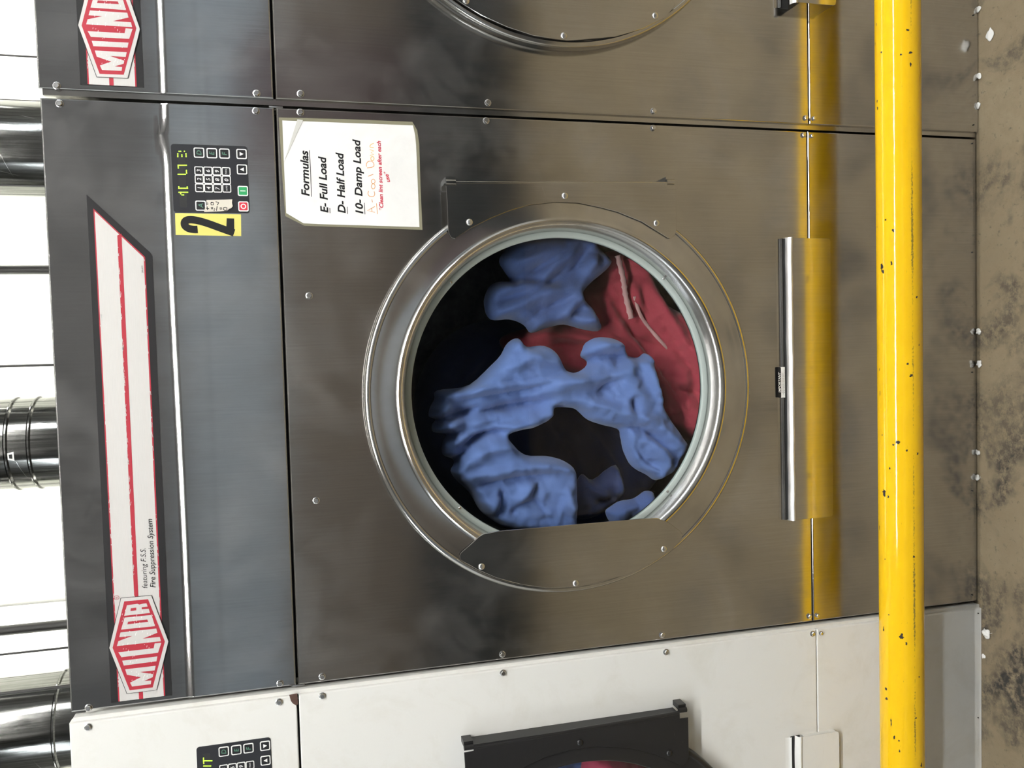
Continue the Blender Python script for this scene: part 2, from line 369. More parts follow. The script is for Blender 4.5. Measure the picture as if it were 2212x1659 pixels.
def panel_bm(x0, x1, z0, z1, depth=0.026, r=0.003, prof=None, hole=None):
    """Folded sheet panel with rounded front edges; prof(z) bends it in y; hole = (cx, cz, radius)."""
    bm = bmesh.new()
    if hole:
        cx, cz, hr = hole; ang = list(np.linspace(0, 2 * math.pi, 121)[:-1]) + [math.atan2(sz - cz, sx - cx) % (2 * math.pi) for sx in (x0 + r, x1 - r) for sz in (z0 + r, z1 - r)]
        ang = sorted(ang); inn, out = [], []
        for a in ang:
            c, s = math.cos(a), math.sin(a)
            k = min(((x1 - r - cx) / c) if c > 1e-9 else 1e9, ((x0 + r - cx) / c) if c < -1e-9 else 1e9, ((z1 - r - cz) / s) if s > 1e-9 else 1e9, ((z0 + r - cz) / s) if s < -1e-9 else 1e9)
            inn.append(bm.verts.new((cx + hr * c, 0, cz + hr * s))); out.append(bm.verts.new((cx + k * c, 0, cz + k * s)))
        for i in range(len(ang)):
            j = (i + 1) % len(ang); bm.faces.new((inn[i], out[i], out[j], inn[j]))
        b2 = [bm.verts.new(v.co + Vector((0, 0.02, 0))) for v in inn]
        for i in range(len(ang)):
            j = (i + 1) % len(ang); bm.faces.new((inn[i], inn[j], b2[j], b2[i]))
        per = out
    else:
        zs = [z0 + r, z1 - r]
        if prof: zs = [z0 + r] + [z for z in prof['z'] if z0 + r < z < z1 - r] + [z1 - r]
        f = prof['f'] if prof else (lambda x, z: 0.0)
        xs = np.linspace(x0 + r, x1 - r, 60 if prof else 2)
        G = [[bm.verts.new((x, f(x, z), z)) for x in xs] for z in zs]
        for a, b_ in zip(G, G[1:]):
            for i in range(len(xs) - 1): bm.faces.new((a[i], a[i + 1], b_[i + 1], b_[i]))
        per = G[0] + [g_[-1] for g_ in G[1:-1]] + G[-1][::-1] + [g_[0] for g_ in G[1:-1]][::-1]
    prev = per
    for k in (1, 2, 3):
        t = k / 3 * math.pi / 2; ring = []
        for v in per:
            dx = (1 if v.co.x > x1 - r - 1e-6 else -1 if v.co.x < x0 + r + 1e-6 else 0); dz = (1 if v.co.z > z1 - r - 1e-6 else -1 if v.co.z < z0 + r + 1e-6 else 0)
            ring.append(bm.verts.new((v.co.x + dx * r * math.sin(t), v.co.y + r * (1 - math.cos(t)), v.co.z + dz * r * math.sin(t))))
        for i in range(len(per)):
            j = (i + 1) % len(per); bm.faces.new((prev[i], ring[i], ring[j], prev[j]))
        prev = ring
    back = [bm.verts.new((v.co.x, depth, v.co.z)) for v in prev]
    for i in range(len(per)):
        j = (i + 1) % len(per); bm.faces.new((prev[i], back[i], back[j], prev[j]))
    return bm

def header_profile():
    za = 1.986; zs = [1.78, 1.86] + list(np.linspace(1.885, 1.935, 16)) + list(np.linspace(1.962, 2.012, 34)) + list(np.linspace(2.03, 2.20, 4))
    def f(x, z):                                        # a soft fold along the header, with one knock in it
        zc = za + 0.013 * math.exp(-((x - 0.545) / 0.018) ** 2) + 0.0015 * math.sin(5 * x)
        t = min(max((z - zc + 0.008) / 0.016, 0), 1)
        return HEADY * (t * t * (3 - 2 * t)) - 0.00016 * math.exp(-((z - 1.911) / 0.011) ** 2)
    return {'z': zs, 'f': f}

def key(pad, cx, cz, s, y, glyph, gm, face, name='key'):
    """One framed key: white rounded frame, dark face and its printed sign."""
    bm = bmesh.new()
    prism(bm, rrect(cx, cz, s, s, s * .16), y - .0006, y, 0); flat(bm, rrect(cx, cz, s * .80, s * .80, s * .10), y - .0008, 1)
    yy = y - .0011; h = s * 0.44
    if glyph == 'up': flat(bm, [(cx - s * .2, cz - s * .18), (cx + s * .2, cz - s * .18), (cx, cz + s * .2)], yy, 2)
    elif glyph == 'down': flat(bm, [(cx - s * .2, cz + s * .18), (cx, cz - s * .2), (cx + s * .2, cz + s * .18)], yy, 2)
    elif glyph == 'bar': flat(bm, rrect(cx, cz, s * .09, s * .52, s * .03), yy, 2)
    elif glyph == 'ring': stroke(bm, [(cx + s * .22 * math.cos(a), cz + s * .22 * math.sin(a)) for a in np.linspace(0, 2 * math.pi, 25)[:-1]], s * .10, yy, 2, True)
    elif len(glyph) > 1: write(bm, glyph, (cx - s * .28, cz - s * .08), (cx + s * .28, cz - s * .08), s * .17, yy, 2)
    else: write(bm, glyph, (cx - s * .22, cz - h / 2), (cx + s * .22, cz - h / 2), h, yy, 2, 0.15, 0.012, False, True)
    return obj(name, bm, [M_KWHITE, face, gm], pad)

PADC = [(369.4, 310.9), (534.4, 316.2), (539.2, 460.8), (374.7, 458.5)]       # pad corners: top right, bottom right, bottom left, top left
KEYS = [('D', 430.1, 330.3, 1), ('E', 457.9, 331.4, 1), ('F', 485.0, 332.3, 1), ('down', 521.9, 333.2, 1), ('up', 522.9, 366.5, 1),
        ('bar', 524.8, 412.9, 1), ('ring', 525.9, 446.2, 1), ('A', 433.7, 444.6, 1)]
for r_, row in enumerate(('369', '258', '147')):
    for k_, ch in enumerate(row): KEYS.append((ch, 429.9 + 19.45 * k_ + 0.75 * r_, 369.2 + 18.5 * r_ + 0.45 * k_, 0))
KEYS += [('MAN', 488.5, 371.0, 0), ('0', 489.3, 389.2, 0), ('AUTO', 490.0, 407.2, 0)]

def control_pad(root, dots, tape):
    c = [xz(*p) for p in PADC]; cx = sum(p[0] for p in c) / 4; cz = sum(p[1] for p in c) / 4
    wd = ((c[0][0] - c[3][0]) + (c[1][0] - c[2][0])) / 2; ht = ((c[0][1] - c[1][1]) + (c[3][1] - c[2][1])) / 2
    bm = bmesh.new(); prism(bm, rrect(cx, cz, wd, ht, 0.006), -0.0016, 0.001, 0, 0.0004); pad = obj('control_pad', bm, M_PAD, root); Y = -0.0016
    pad['label'] = 'black membrane keypad'
    for g_, u, v, big in KEYS:
        x, z = xz(u, v); face = M_GO if g_ == 'bar' else M_STOP if g_ == 'ring' else M_PADK
        gm = M_KGREEN if g_ in 'ABCDEF' else M_KWHITE
        key(pad, x, z, 0.0205 if big else 0.0172, Y, g_, gm, face, 'start_key' if g_ == 'bar' else 'stop_key' if g_ == 'ring' else 'key')
    d0, d1 = xz(383.5, 328), xz(404, 448)
    bm = bmesh.new(); prism(bm, rrect((d0[0] + d1[0]) / 2, (d0[1] + d1[1]) / 2, d0[0] - d1[0], d0[1] - d1[1], .002), Y - .0002, Y)
    for x, z in dots:
        flat(bm, [(x + .0013 * math.cos(a), z + .0013 * math.sin(a)) for a in np.linspace(0, 2 * math.pi, 9)[:-1]], Y - .0005, 1)
    obj('display', bm, [M_DISP, M_LED], pad)
    if tape:
        T = [xz(*p) for p in zo(9.22, 380, 290, [(610, 1315), (900, 1310), (1125, 1303), (1118, 1370), (1135, 1440), (1100, 1480), (1062, 1490), (1020, 1530), (880, 1540), (565, 1555), (585, 1460), (612, 1440)])]
        bm = bmesh.new(); prism(bm, T, Y - .0020, Y - .0012); yy = Y - .0023
        def s(pts, closed=False): stroke(bm, [xz(*p) for p in zo(9.22, 380, 290, pts)], 0.0016, yy, 1, closed)
        s([(1018, 1468), (1018, 1522), (975, 1522), (945, 1500), (950, 1472), (985, 1462)], True); s([(912, 1470), (912, 1500), (885, 1500), (880, 1470)], True)
        s([(765, 1535), (772, 1480), (810, 1530), (825, 1440)]); s([(738, 1465), (738, 1492), (710, 1492), (705, 1465)], True)
        s([(600, 1478), (665, 1490)]); s([(625, 1445), (632, 1515)]); s([(795, 1350), (855, 1365), (830, 1420)])
        s([(752, 1365), (700, 1360)]); s([(745, 1365), (750, 1415), (705, 1415), (700, 1375)], True); s([(640, 1375), (640, 1405), (612, 1405), (610, 1375)], True)
        o = obj('tape_note', bm, [M_TAPE, M_BLACK], pad); o['label'] = 'strip of masking tape with marker writing'
    return pad

def led(pts, k=9.22, ox=380, oy=290): return [xz(*p) for p in zo(k, ox, oy, pts)]
def run(x0, x1, v, n): return [(x0 + (x1 - x0) * i / (n - 1), v) for i in range(n)]
DOTS_MAIN = led(run(65, 235, 1160, 7) + [(97, 1187), (125, 1212), (155, 1212)] + run(60, 232, 1080, 7) + [(60, 1052), (228, 1055)] + run(48, 190, 802, 7) + [(215, 778), (212, 752), (212, 724)]
                + run(48, 210, 622, 7) + [(48, 648), (50, 676)] + [(40, 450), (40, 422), (40, 394), (122, 447), (121, 418), (205, 450), (204, 420), (203, 392), (66, 345), (97, 345), (171, 345)])
DOTS_WHITE = led(run(382, 545, 693, 7) + [(382, 640), (382, 667), (385, 719), (387, 745)] + run(388, 522, 795, 6) + [(390, 850), (520, 850)])     # placed below for its own dryer

def nameplate(root):
    y0 = -0.0012
    O = PX([(184.4, 420), (326.5, 545.7), (328.2, 553)] + [(350, 900)] * 0 + [(374, 1514.5), (240, 1532.8)])
    zt = (O[0][1] + O[-1][1]) / 2 - .001; zb = (O[1][1] + O[3][1]) / 2; xl = -W2 + 0.010
    P = [(O[0][0], zt), (O[1][0], zb + .003), (O[2][0], zb), (xl, zb), (xl, zt)]
    # follow the gentle sag of the printed sheet exactly: parallel to the header
    bm = bmesh.new(); prism(bm, P, y0 + HEADY, 0.0008 + HEADY)
    yy = y0 + HEADY - .0003
    I = inside(P, 0.0135); I = [p if p[0] > xl + .05 else (xl + .001, p[1]) for p in I]
    flat(bm, I, yy, 1)
    I2 = inside(P, 0.0162); I2 = [p if p[0] > xl + .05 else (xl + .001, p[1]) for p in I2]
    I2[2] = (I2[2][0] - .002, I2[2][1]); flat(bm, I2, yy - .0003, 2)
    zm = (I2[0][1] + I2[2][1]) / 2; tipx = I2[0][0] - (I2[0][1] - zm) * (I2[0][0] - I2[1][0]) / (I2[0][1] - I2[1][1])
    flat(bm, [(xl + .001, zm - .004), (tipx + .002, zm - .004), (tipx - .002, zm + .004), (xl + .001, zm + .004)], yy - .0006, 1)
    rr = random.Random(5)
    for i in range(210):                                # worn flecks along the red lines
        x = rr.uniform(xl + .02, O[0][0] - .10); zz = rr.choice((I[3][1] + .0022, I[4][1] - .002, zm + .0030, zm + .0035)); l = rr.uniform(.001, .010); a = rr.uniform(-.25, .25)
        zz += rr.uniform(-.001, .001)
        stroke(bm, [(x, zz - a * l / 2), (x + l, zz + a * l / 2)], rr.uniform(.0005, .0012), yy - .0009, 2)
    pl = obj('nameplate', bm, [M_BLACK, M_RED, M_SILVER], root); pl['label'] = 'silver and red name strip with black border'
    # hexagon emblem
    yh = yy - .0016
    Z = lambda pts: PX(zo(5.925, 200, 1260, pts))
    bm = bmesh.new(); hexo = Z([(360, 188), (755, 152), (976, 745), (822, 1368), (438, 1417), (206, 830)]); prism(bm, inside(hexo, .0011), yh, yh + .0010, 0)
    stroke(bm, inside(hexo, .0003), .0011, yh + .0002, 1, True)
    flat(bm, Z([(405, 232), (710, 203), (925, 745), (770, 1332), (475, 1370), (256, 826)]), yh - .0003, 2)
    yl = yh - .0006
    for L in ([(505, 1320), (745, 1290), (752, 1243), (660, 1250), (770, 1200), (778, 1162), (605, 1135), (795, 1113), (808, 1055), (418, 1100), (440, 1170), (620, 1200), (480, 1270)],
              [(400, 1052), (818, 997), (830, 935), (380, 990)], [(370, 945), (838, 888), (880, 760), (795, 768), (782, 830), (330, 882)],
              [(312, 803), (875, 740), (860, 685), (640, 708), (830, 632), (815, 578), (358, 628), (342, 688), (510, 672), (330, 740)],
              [(365, 592), (800, 548), (755, 405), (410, 438), (365, 592), (445, 525), (455, 490), (700, 462), (712, 492), (445, 525)],
              [(405, 415), (735, 378), (718, 325), (630, 332), (628, 308), (705, 297), (690, 255), (645, 260), (600, 272), (575, 262), (440, 280), (405, 415), (485, 355), (490, 318), (560, 310), (560, 345), (485, 355)]):
        flat(bm, Z(L), yl, 0)
    for i in range(60):
        u, v = rr.uniform(380, 800), rr.uniform(330, 1300); l = rr.uniform(8, 30)
        a, c2 = Z([(u, v), (u - 4, v + l)]); stroke(bm, [a, c2], .0006, yl - .0002, 3)
    e = obj('emblem', bm, [M_SILVER, M_BLACK, M_RED, M_KWHITE], pl)
    # small print
    bm = bmesh.new(); yt = yy - .0010
    S = lambda a, b_: (xz(*zo(3.16, 0, 1200, [a])[0]), xz(*zo(3.16, 0, 1200, [b_])[0]))
    Q = lambda a, b_: (xz(*zo(3.568, 0, 800, [a])[0]), xz(*zo(3.568, 0, 800, [b_])[0]))
    p0 = xz(*zo(3.16, 0, 1200, [(1006, 222)])[0]); p1 = xz(*zo(3.568, 0, 800, [(1120, 1372)])[0]); write(bm, 'featuring F.S.S.', p0, p1, .0098, yt, 0, .22, -0.004)
    p0 = xz(*zo(3.16, 0, 1200, [(1062, 218)])[0]); p1 = xz(*zo(3.568, 0, 800, [(1172, 1145)])[0]); write(bm, 'Fire Suppression System', p0, p1, .0102, yt, 0, .22, .004)
    p0 = xz(*zo(3.568, 0, 400, [(1104, 676)])[0]); p1 = xz(*zo(3.568, 0, 400, [(1100, 620)])[0]); write(bm, '20L614', p0, p1, .003, yt, 0)
    cxz = Z([(307, 185)])[0]; stroke(bm, [(cxz[0] + .0045 * math.cos(a), cxz[1] + .0045 * math.sin(a)) for a in np.linspace(0, 2 * math.pi, 19)[:-1]], .0007, yt, 1, True)
    write(bm, 'R', (cxz[0] - .0015, cxz[1] - .002), (cxz[0] + .002, cxz[1] - .002), .004, yt, 1)
    obj('lettering', bm, [M_BLACK, M_RED], pl)

HEADY = 0.0032                                           # the part of the header above the fold lies this far back

def number_sticker(root):
    K = lambda pts: PX(zo(6.637, 340, 280, pts))
    bm = bmesh.new(); prism(bm, K([(253, 1196), (1198, 1216), (1202, 1527), (263, 1511)]), -.0006, .0004); s = obj('number_sticker', bm, M_YEL, root); s['label'] = 'yellow sticker with a black 2'
    bm = bmesh.new()
    mid = smoothpts([(578, 1432), (520, 1432), (450, 1418), (398, 1380), (393, 1330), (430, 1298), (500, 1293), (600, 1310), (720, 1345), (850, 1392), (960, 1432), (1100, 1482)], False, 5)
    wds = [0.0165 * min(1, .92 + .0 * i) for i in range(len(mid))]
    stroke(bm, K(mid), wds, -.0009); flat(bm, K([(994, 1271), (1101, 1275), (1102, 1485), (985, 1478)]), -.00095)
    obj('numeral', bm, M_BLACK, s)

def make_dryer(name, label, cx, y, body, head, lowm, doorm, platem, lip, main=False, dz=0.0, rcx=RCX, brand=True, pad=True, dots=None, flap_open=0.0, fill=0):
    t = thing(name, label, 'dryer', (0, 0, 0))
    # cabinet behind the panels
    bm = bmesh.new(); x = W2 - 0.012
    def sheet(q): bm.faces.new([bm.verts.new(p) for p in q])
    for s in (-x, x): sheet([(s, .012, 0.0), (s, 1.05, 0.0), (s, 1.05, HT - .012), (s, .012, HT - .012)])
    sheet([(-x, .012, HT - .012), (x, .012, HT - .012), (x, 1.05, HT - .012), (-x, 1.05, HT - .012)]); sheet([(-x, 1.05, 0), (x, 1.05, 0), (x, 1.05, HT - .012), (-x, 1.05, HT - .012)])
    sheet([(-x, .012, 0), (x, .012, 0), (x, 1.05, 0), (-x, 1.05, 0)])
    obj('cabinet', bm, body, t)
    for z in (ZS, ZM):                                   # dark frame rails behind the panel joints
        bm = bmesh.new(); box(bm, -x + .004, x - .004, .0285, .040, z - .02, z + .02); obj('frame_rail', bm, M_DARK, t)
    obj('header_panel', panel_bm(-W2, W2, ZS + GAP, HT, prof=None if lip else header_profile()), head, t, 9)
    obj('front_panel', panel_bm(-W2, W2, ZM + GAP * .5, ZS - GAP, hole=(rcx, RCZ, 0.40)), body, t, 9)
    obj('lint_panel', panel_bm(-W2, W2, 0.0, ZM - GAP * .5), lowm, t, 9)
    # screws as on the photographed dryer
    for u, v in ((128, 223), (553, 240), (191, 1530), (605, 1476), (649, 243), (1050, 261), (1411, 277), (696, 1461), (1085, 1413), (1430, 1371), (668, 639), (683, 1081)):
        px, pz = xz(u, v); screw(t, px, pz, .0060, HEADY if u < 300 and not lip else 0)
    for u, v, r_ in ((1735, 292, .0058), (1753, 294, .0045), (1748, 1331, .0058), (1765, 1329, .0045)): px, pz = xz(u, v); screw(t, px, pz, r_)
    for v in (310, 545, 804, 1060, 1285): px, pz = xz(2100, v); screw(t, px, pz, .0017, .003, M_DARK)
    for sx in ((-1, 1) if main else ()):                 # little clips at the header joint
        bm = bmesh.new(); box(bm, min(sx * W2, sx * (W2 + .0032)), max(sx * W2, sx * (W2 + .0032)), .001, .02, ZS - .016, ZS + .012); bev(bm, .0012); obj('joint_clip', bm, M_SCREW, t, 30)
    if fill:
        bm = bmesh.new(); a, b_ = (-W2 - .0115, -W2 + .001) if fill < 0 else (W2 - .001, W2 + .008); box(bm, a, b_, .009, .030, 0.0, HT - .006); obj('side_flange', bm, body, t)
    if brand: nameplate(t)
    if pad: control_pad(t, dots or [], main)
    if main: number_sticker(t)
    # ------------------------------ door
    bm = bmesh.new(); yf = -0.035
    prof = [(RR - .004, .001), (RR, -.004), (RR, -.022), (RR - .0015, -.029), (RR - .005, -.0325), (RR - .011, -.0335), (RR - .013, -.0322), (RR - .016, -.0325), (.43, -.0338), (.395, yf), (.3905, yf - .0015), (.387, yf - .0035), (.3845, yf - .003), (.3828, yf), (.3815, -.0330)]
    lathe(bm, prof, rcx, RCZ, 160); door = obj('door', bm, doorm, t, 40)
    bm = bmesh.new(); lathe(bm, [(.3815, -.0330), (.3828, -.0200), (.3825, .004)] if lip else [(.3815, -.0330), (.3785, -.0312), (.3755, -.0265), (.3725, -.0180), (.3698, -.0070), (.3676, .0030), (.3668, .0090)], rcx, RCZ, 160); obj('door_rim', bm, M_RIM if not lip else doorm, door, 50)
    bm = bmesh.new(); lathe(bm, [(.3835, .001), (.3825, -.001), (.3818, .001), (.3818, .016), (.39, .018)] if lip else [(.370, .0105), (.3662, .0062), (.3652, .0056), (.3545, .0056), (.3532, .0068), (.3528, .016), (.39, .018)], rcx, RCZ, 160); obj('gasket', bm, M_GASKET if not lip else M_RUBBER, door, 50)
    bm = bmesh.new()
    ring = [[bm.verts.new((rcx + (.3825 if lip else .3535) * math.cos(2 * math.pi * i / 96), .002 if lip else yy, RCZ + (.3825 if lip else .3535) * math.sin(2 * math.pi * i / 96))) for i in range(96)] for yy in (.0100,)]
    bm.faces.new(ring[0]); obj('glass_pane', bm, M_GLASS, door)
    if main:
        for u, v in ((974, 610), (1433, 602), (1442, 1062), (993, 1097)):
            px, pz = xz(u, v, .005); bm = bmesh.new(); lathe(bm, [(.0034, .0060), (.0032, .0040), (.002, .0028), (.0002, .0024)], px, pz, 14); obj('pane_clip', bm, M_SCREW, door, 60)
    dx = 0.0 if lip else rcx - RCX
    yp = -.0385
    hp = PX([(984.8, 391.5), (984.8, 401.0), (963.7, 401.0), (966, 440), (968, 495), (970, 505), (975, 513), (982.7, 516), (988, 512), (1018, 492), (1062.8, 470), (1103.4, 454), (1144, 442.5), (1200, 436), (1250, 438), (1300, 448.5),
             (1334, 457.5), (1386.8, 478.8), (1443.8, 514.3), (1449, 514.5), (1457, 509), (1461.4, 500), (1460, 409.5), (1441.7, 408.8), (1441.2, 394)], yp)
    bm = bmesh.new(); prism(bm, [(a + dx, b_) for a, b_ in hp], yp, yp + .0030, 0, .0005)
    a, b_ = xz(984.8, 392, yp), xz(1441.2, 394, yp)      # rolled barrel and edge return down to the panel
    box(bm, a[0] + dx + .0, a[0] + dx + .006, yp + .001, .0, b_[1], a[1])
    obj('hinge_plate', bm, platem, door, 40)
    bm = bmesh.new(); tube(bm, (a[0] + dx - .0025, yp + .0038, a[1] - .0005), (b_[0] + dx - .0025, yp + .0038, b_[1] + .0005), .0046, 16); obj('hinge_barrel', bm, platem, door, 40)
    for q in ((964, 985), (1441.5, 1458)):
        bm = bmesh.new(); p, p2 = xz(q[0], 388, yp), xz(q[1], 394, yp); tube(bm, (p[0] + dx - .004, yp + .006, p[1]), (p[0] + dx - .004, yp + .006, p2[1]), .0062, 14)
        box(bm, p[0] + dx - .004, p[0] + dx + .008, yp + .008, 0.0, p2[1], p[1]); obj('hinge_pin', bm, platem, door, 40)
    for u, v in ((1014, 480), (1220, 423), (1418, 482)): px, pz = xz(u, v, yp); rivet(door, px + dx, pz, yp, M_SCREW if not lip else doorm)
    yh = -.0395
    hd = PX([(1077.5, 1147.4), (1043.6, 1154), (1034, 1160), (1015, 1177.7), (996, 1194), (992.7, 1200.7), (995.4, 1209.5), (1031.4, 1230.5), (1072, 1248), (1126, 1262.4), (1180.6, 1270.6), (1250, 1268.5), (1289.7, 1258.4), (1349.3, 1243.5),
             (1409, 1216.6), (1453.8, 1186.8), (1471.7, 1164.4), (1475.4, 1155.5), (1468.7, 1146.5), (1446.3, 1130), (1421, 1119.5), (1394, 1120.4), (1230, 1134)], yh)
    bm = bmesh.new(); prism(bm, [(a + dx, b_) for a, b_ in hd], yh, yh + .0040, 0, .0006); obj('handle_plate', bm, platem, door, 40)
    for u, v in ((1040, 1224), (1243.5, 1260), (1434, 1186)): px, pz = xz(u, v, yh); rivet(door, px + dx, pz, yh, M_SCREW if not lip else doorm)
    # ------------------------------ drum
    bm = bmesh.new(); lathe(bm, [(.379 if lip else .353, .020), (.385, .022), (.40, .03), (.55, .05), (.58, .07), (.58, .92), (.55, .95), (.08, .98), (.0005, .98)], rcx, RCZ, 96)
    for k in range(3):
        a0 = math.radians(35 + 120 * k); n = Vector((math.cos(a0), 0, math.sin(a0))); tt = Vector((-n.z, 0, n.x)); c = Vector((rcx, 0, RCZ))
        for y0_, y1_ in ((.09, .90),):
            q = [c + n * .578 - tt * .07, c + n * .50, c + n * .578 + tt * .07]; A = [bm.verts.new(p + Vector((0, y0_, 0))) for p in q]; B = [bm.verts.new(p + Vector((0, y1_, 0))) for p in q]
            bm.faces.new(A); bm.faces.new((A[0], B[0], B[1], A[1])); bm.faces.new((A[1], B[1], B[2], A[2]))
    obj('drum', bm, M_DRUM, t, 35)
    # ------------------------------ lint flap
    yl = -.0125 - flap_open; dzf = -flap_open * .55
    c = PX([(1710, 514.5), (1796, 514.5), (1798, 1117), (1716, 1122.5)], yl); zt, zb = (c[0][1] + c[3][1]) / 2 + dzf, (c[1][1] + c[2][1]) / 2 + dzf; xr, xl = (c[0][0] + c[1][0]) / 2, (c[2][0] + c[3][0]) / 2
    bm = bmesh.new(); r = .008; pts = [(xl, zt), (xl, zb + r), (xl + .002, zb + .002), (xl + r, zb), (xr - r, zb), (xr - .002, zb + .002), (xr, zb + r), (xr, zt)]
    prism(bm, pts, yl, yl + .0015, 0, .0004)
    for s in (xl, xr): box(bm, s - .0006 if s > 0 else s, s if s > 0 else s + .0006, yl + .001, 0.0, zb + r, zt - .01)
    flap = obj('lint_flap', bm, platem if not lip else body, t, 40)
    bm = bmesh.new(); n = 60                            # folded bright lip of the flap
    sec = [(yl + .0012, zt - .004), (yl - .0022, zt - .0015), (yl - .0034, zt + .001), (yl - .0026, zt + .0030), (yl + .0005, zt + .0068), (yl + .0085, zt + .0105), (yl + .0115, zt + .011)]
    rows = []
    for i in range(n + 1):
        x_ = xl - .002 + (xr - xl + .004) * i / n; wv = .0006 * math.sin(i * .6) * math.sin(i * .13)
        rows.append([bm.verts.new((x_, a, b_ + wv)) for a, b_ in sec])
    for A, B in zip(rows, rows[1:]):
        for k in range(len(sec) - 1): bm.faces.new((A[k], A[k + 1], B[k + 1], B[k]))
    o = obj('flap_lip', bm, M_LIP if not lip else body, flap, 60)
    bm = bmesh.new(); zs_ = xz(1700, 800, 0.0)[1]; zz = xz(1690, 800, 0)[1]   # black box painting the opening's shade, and the panel edge above it
    box(bm, xl, xr, -.0018, .002, zt - .004, zz); obj('flap_slot_shade', bm, M_DARK, flap)
    bm = bmesh.new(); sec = [(-.0001, zz + .0150), (-.0004, zz + .0115), (-.0010, zz + .0080), (-.0019, zz + .0050), (-.0032, zz + .0026), (-.0046, zz + .0010), (-.0052, zz - .0001), (-.0044, zz - .0012), (-.001, zz - .001)]
    rows = [[bm.verts.new((x_, a, b_)) for a, b_ in sec] for x_ in np.linspace(xl + .001, xr - .001, 12)]
    for A, B in zip(rows, rows[1:]):
        for k in range(len(sec) - 1): bm.faces.new((A[k], A[k + 1], B[k + 1], B[k]))
    obj('opening_edge', bm, body, flap, 60)
    if main:
        L = [xz(u, v, -.006) for u, v in ((1686.5, 793), (1695, 793), (1695.3, 858.5), (1686.5, 858.5))]; x0_, x1_ = L[2][0], L[0][0]; za, zb_ = L[0][1], L[1][1]
        zc = xz(1680.5, 820, -.006)[1]; bm = bmesh.new(); prism(bm, [(x0_, zb_), (x1_, zb_), (x1_, za), (x0_, za)], -.0066, -.0060, 0)
        prism(bm, rrect((x0_ + x1_) / 2, (za + zc) / 2, x1_ - x0_, zc - za, .0025), -.0066, -.0060, 1)
        write(bm, 'IMPORTANT', (x0_ + .013, za + .0012), (x1_ - .012, za + .0012), zc - za - .002, -.0069, 0, .2, .01)
        for k, (i0, i1) in enumerate(((.15, .85), (.10, .78), (.14, .90))):
            zz_ = zb_ + (za - zb_) * (.22 + .27 * (2 - k)); ln = x1_ - x0_; xx = x0_ + ln * i0
            rr = random.Random(k)
            while xx < x0_ + ln * i1:
                l = rr.uniform(.001, .004); stroke(bm, [(xx, zz_), (xx + l, zz_)], .0009, -.0069, 1); xx += l + .0007
        o = obj('warning_label', bm, [M_KWHITE, M_BLACK], flap); o['label'] = 'small white label headed IMPORTANT'
    t.location = (cx, y, dz)
    return t

PITCH = 1.242
D2 = make_dryer('tumble_dryer', 'stainless tumble dryer in the middle with a yellow number 2 sticker by its keypad', 0, 0, M_STEEL, M_STEEL_HEAD, M_STEEL, M_STEEL_DOOR, M_STEEL_PLATE, False, main=True, dots=DOTS_MAIN)
D1 = make_dryer('tumble_dryer', 'stainless tumble dryer to the right of the one with the number 2 sticker', PITCH, -0.008, M_STEEL, M_STEEL_HEAD, M_STEEL, M_STEEL_DOOR, M_STEEL_PLATE, False, pad=False, rcx=RCX - .015, flap_open=.03, fill=-1)
D3 = make_dryer('tumble_dryer', 'white enamelled tumble dryer with a black door, left of the stainless one', -PITCH, -0.015, M_WHITE, M_WHITE, M_WHITE, M_BLACKP, M_BLACKP, True, brand=False, dz=0.0, fill=1, rcx=RCX + .009, dots=[(a - (-PITCH), b_) for a, b_ in led(
    run(382, 545, 693, 7) + [(382, 640), (382, 667), (385, 719), (387, 745)] + run(388, 522, 795, 6) + [(392, 850), (460, 852), (520, 850)], 9.217, 400, 1560)])
bm = bmesh.new()                                          # bare brown patch where the white paint broke off
prism(bm, [(a + PITCH, b_) for a, b_ in PX(zo(6.91, 380, 1420, [(1690, 560), (1810, 540), (1825, 700), (1790, 715), (1745, 690), (1715, 650)]), -.016)], -.0008, .0)
obj('bare_patch', bm, M_RUST, D3)

# ---------------------------------------------------------------- paper notice taped to the panel
N = thing('paper_notice', 'laminated white formulas notice taped to the stainless front panel', 'sign', (0, 0, 0))
K = lambda pts: PX(zo(5.53, 580, 220, pts))
bm = bmesh.new(); prism(bm, K([(122, 188), (900, 208), (1718, 240), (1775, 340), (1800, 500), (1815, 1000), (1838, 1530), (1780, 1528), (430, 1482), (200, 1366), (165, 900)]), -.0012, -.0003); obj('laminate', bm, M_LAM, N)
bm = bmesh.new(); prism(bm, K([(165, 225), (1725, 284), (1750, 400), (1762, 520), (1802, 1497), (610, 1462), (418, 1452), (212, 1330), (185, 760)]), -.0018, -.0012); obj('sheet', bm, M_PAPER, N)
bm = bmesh.new(); yt = -.0021
def line(s, a, b_, cap, mi, shear=.2, bold=.028): p = K([a, b_]); write(bm, s, p[0], p[1], cap, yt, mi, shear, bold)
def under(a, b_, wd, mi): stroke(bm, K([a, b_]), wd, yt, mi)
line('Formulas', (487, 1128), (470, 585), .0155, 0); under((515, 1136), (490, 582), .0013, 0)
line('E- Full Load', (711, 1326), (683, 655), .0152, 0); under((735, 1332), (732, 1270), .0013, 0)
line('D- Half Load', (918, 1332), (890, 608), .0152, 0); under((944, 1342), (939, 1255), .0013, 0)
line('10- Damp Load', (1128, 1338), (1090, 450), .0152, 0); under((1151, 1346), (1143, 1208), .0013, 0)
line('*Clean lint screen after each', (1371, 1300), (1338, 470), .0082, 1); line('use*', (1451, 958), (1420, 828), .0082, 1)
def pen(pts, mi, closed=False, sm=True):
    q = smoothpts(pts, closed, 4) if sm and len(pts) > 2 else pts
    stroke(bm, K(q), .0012, yt, mi, closed)
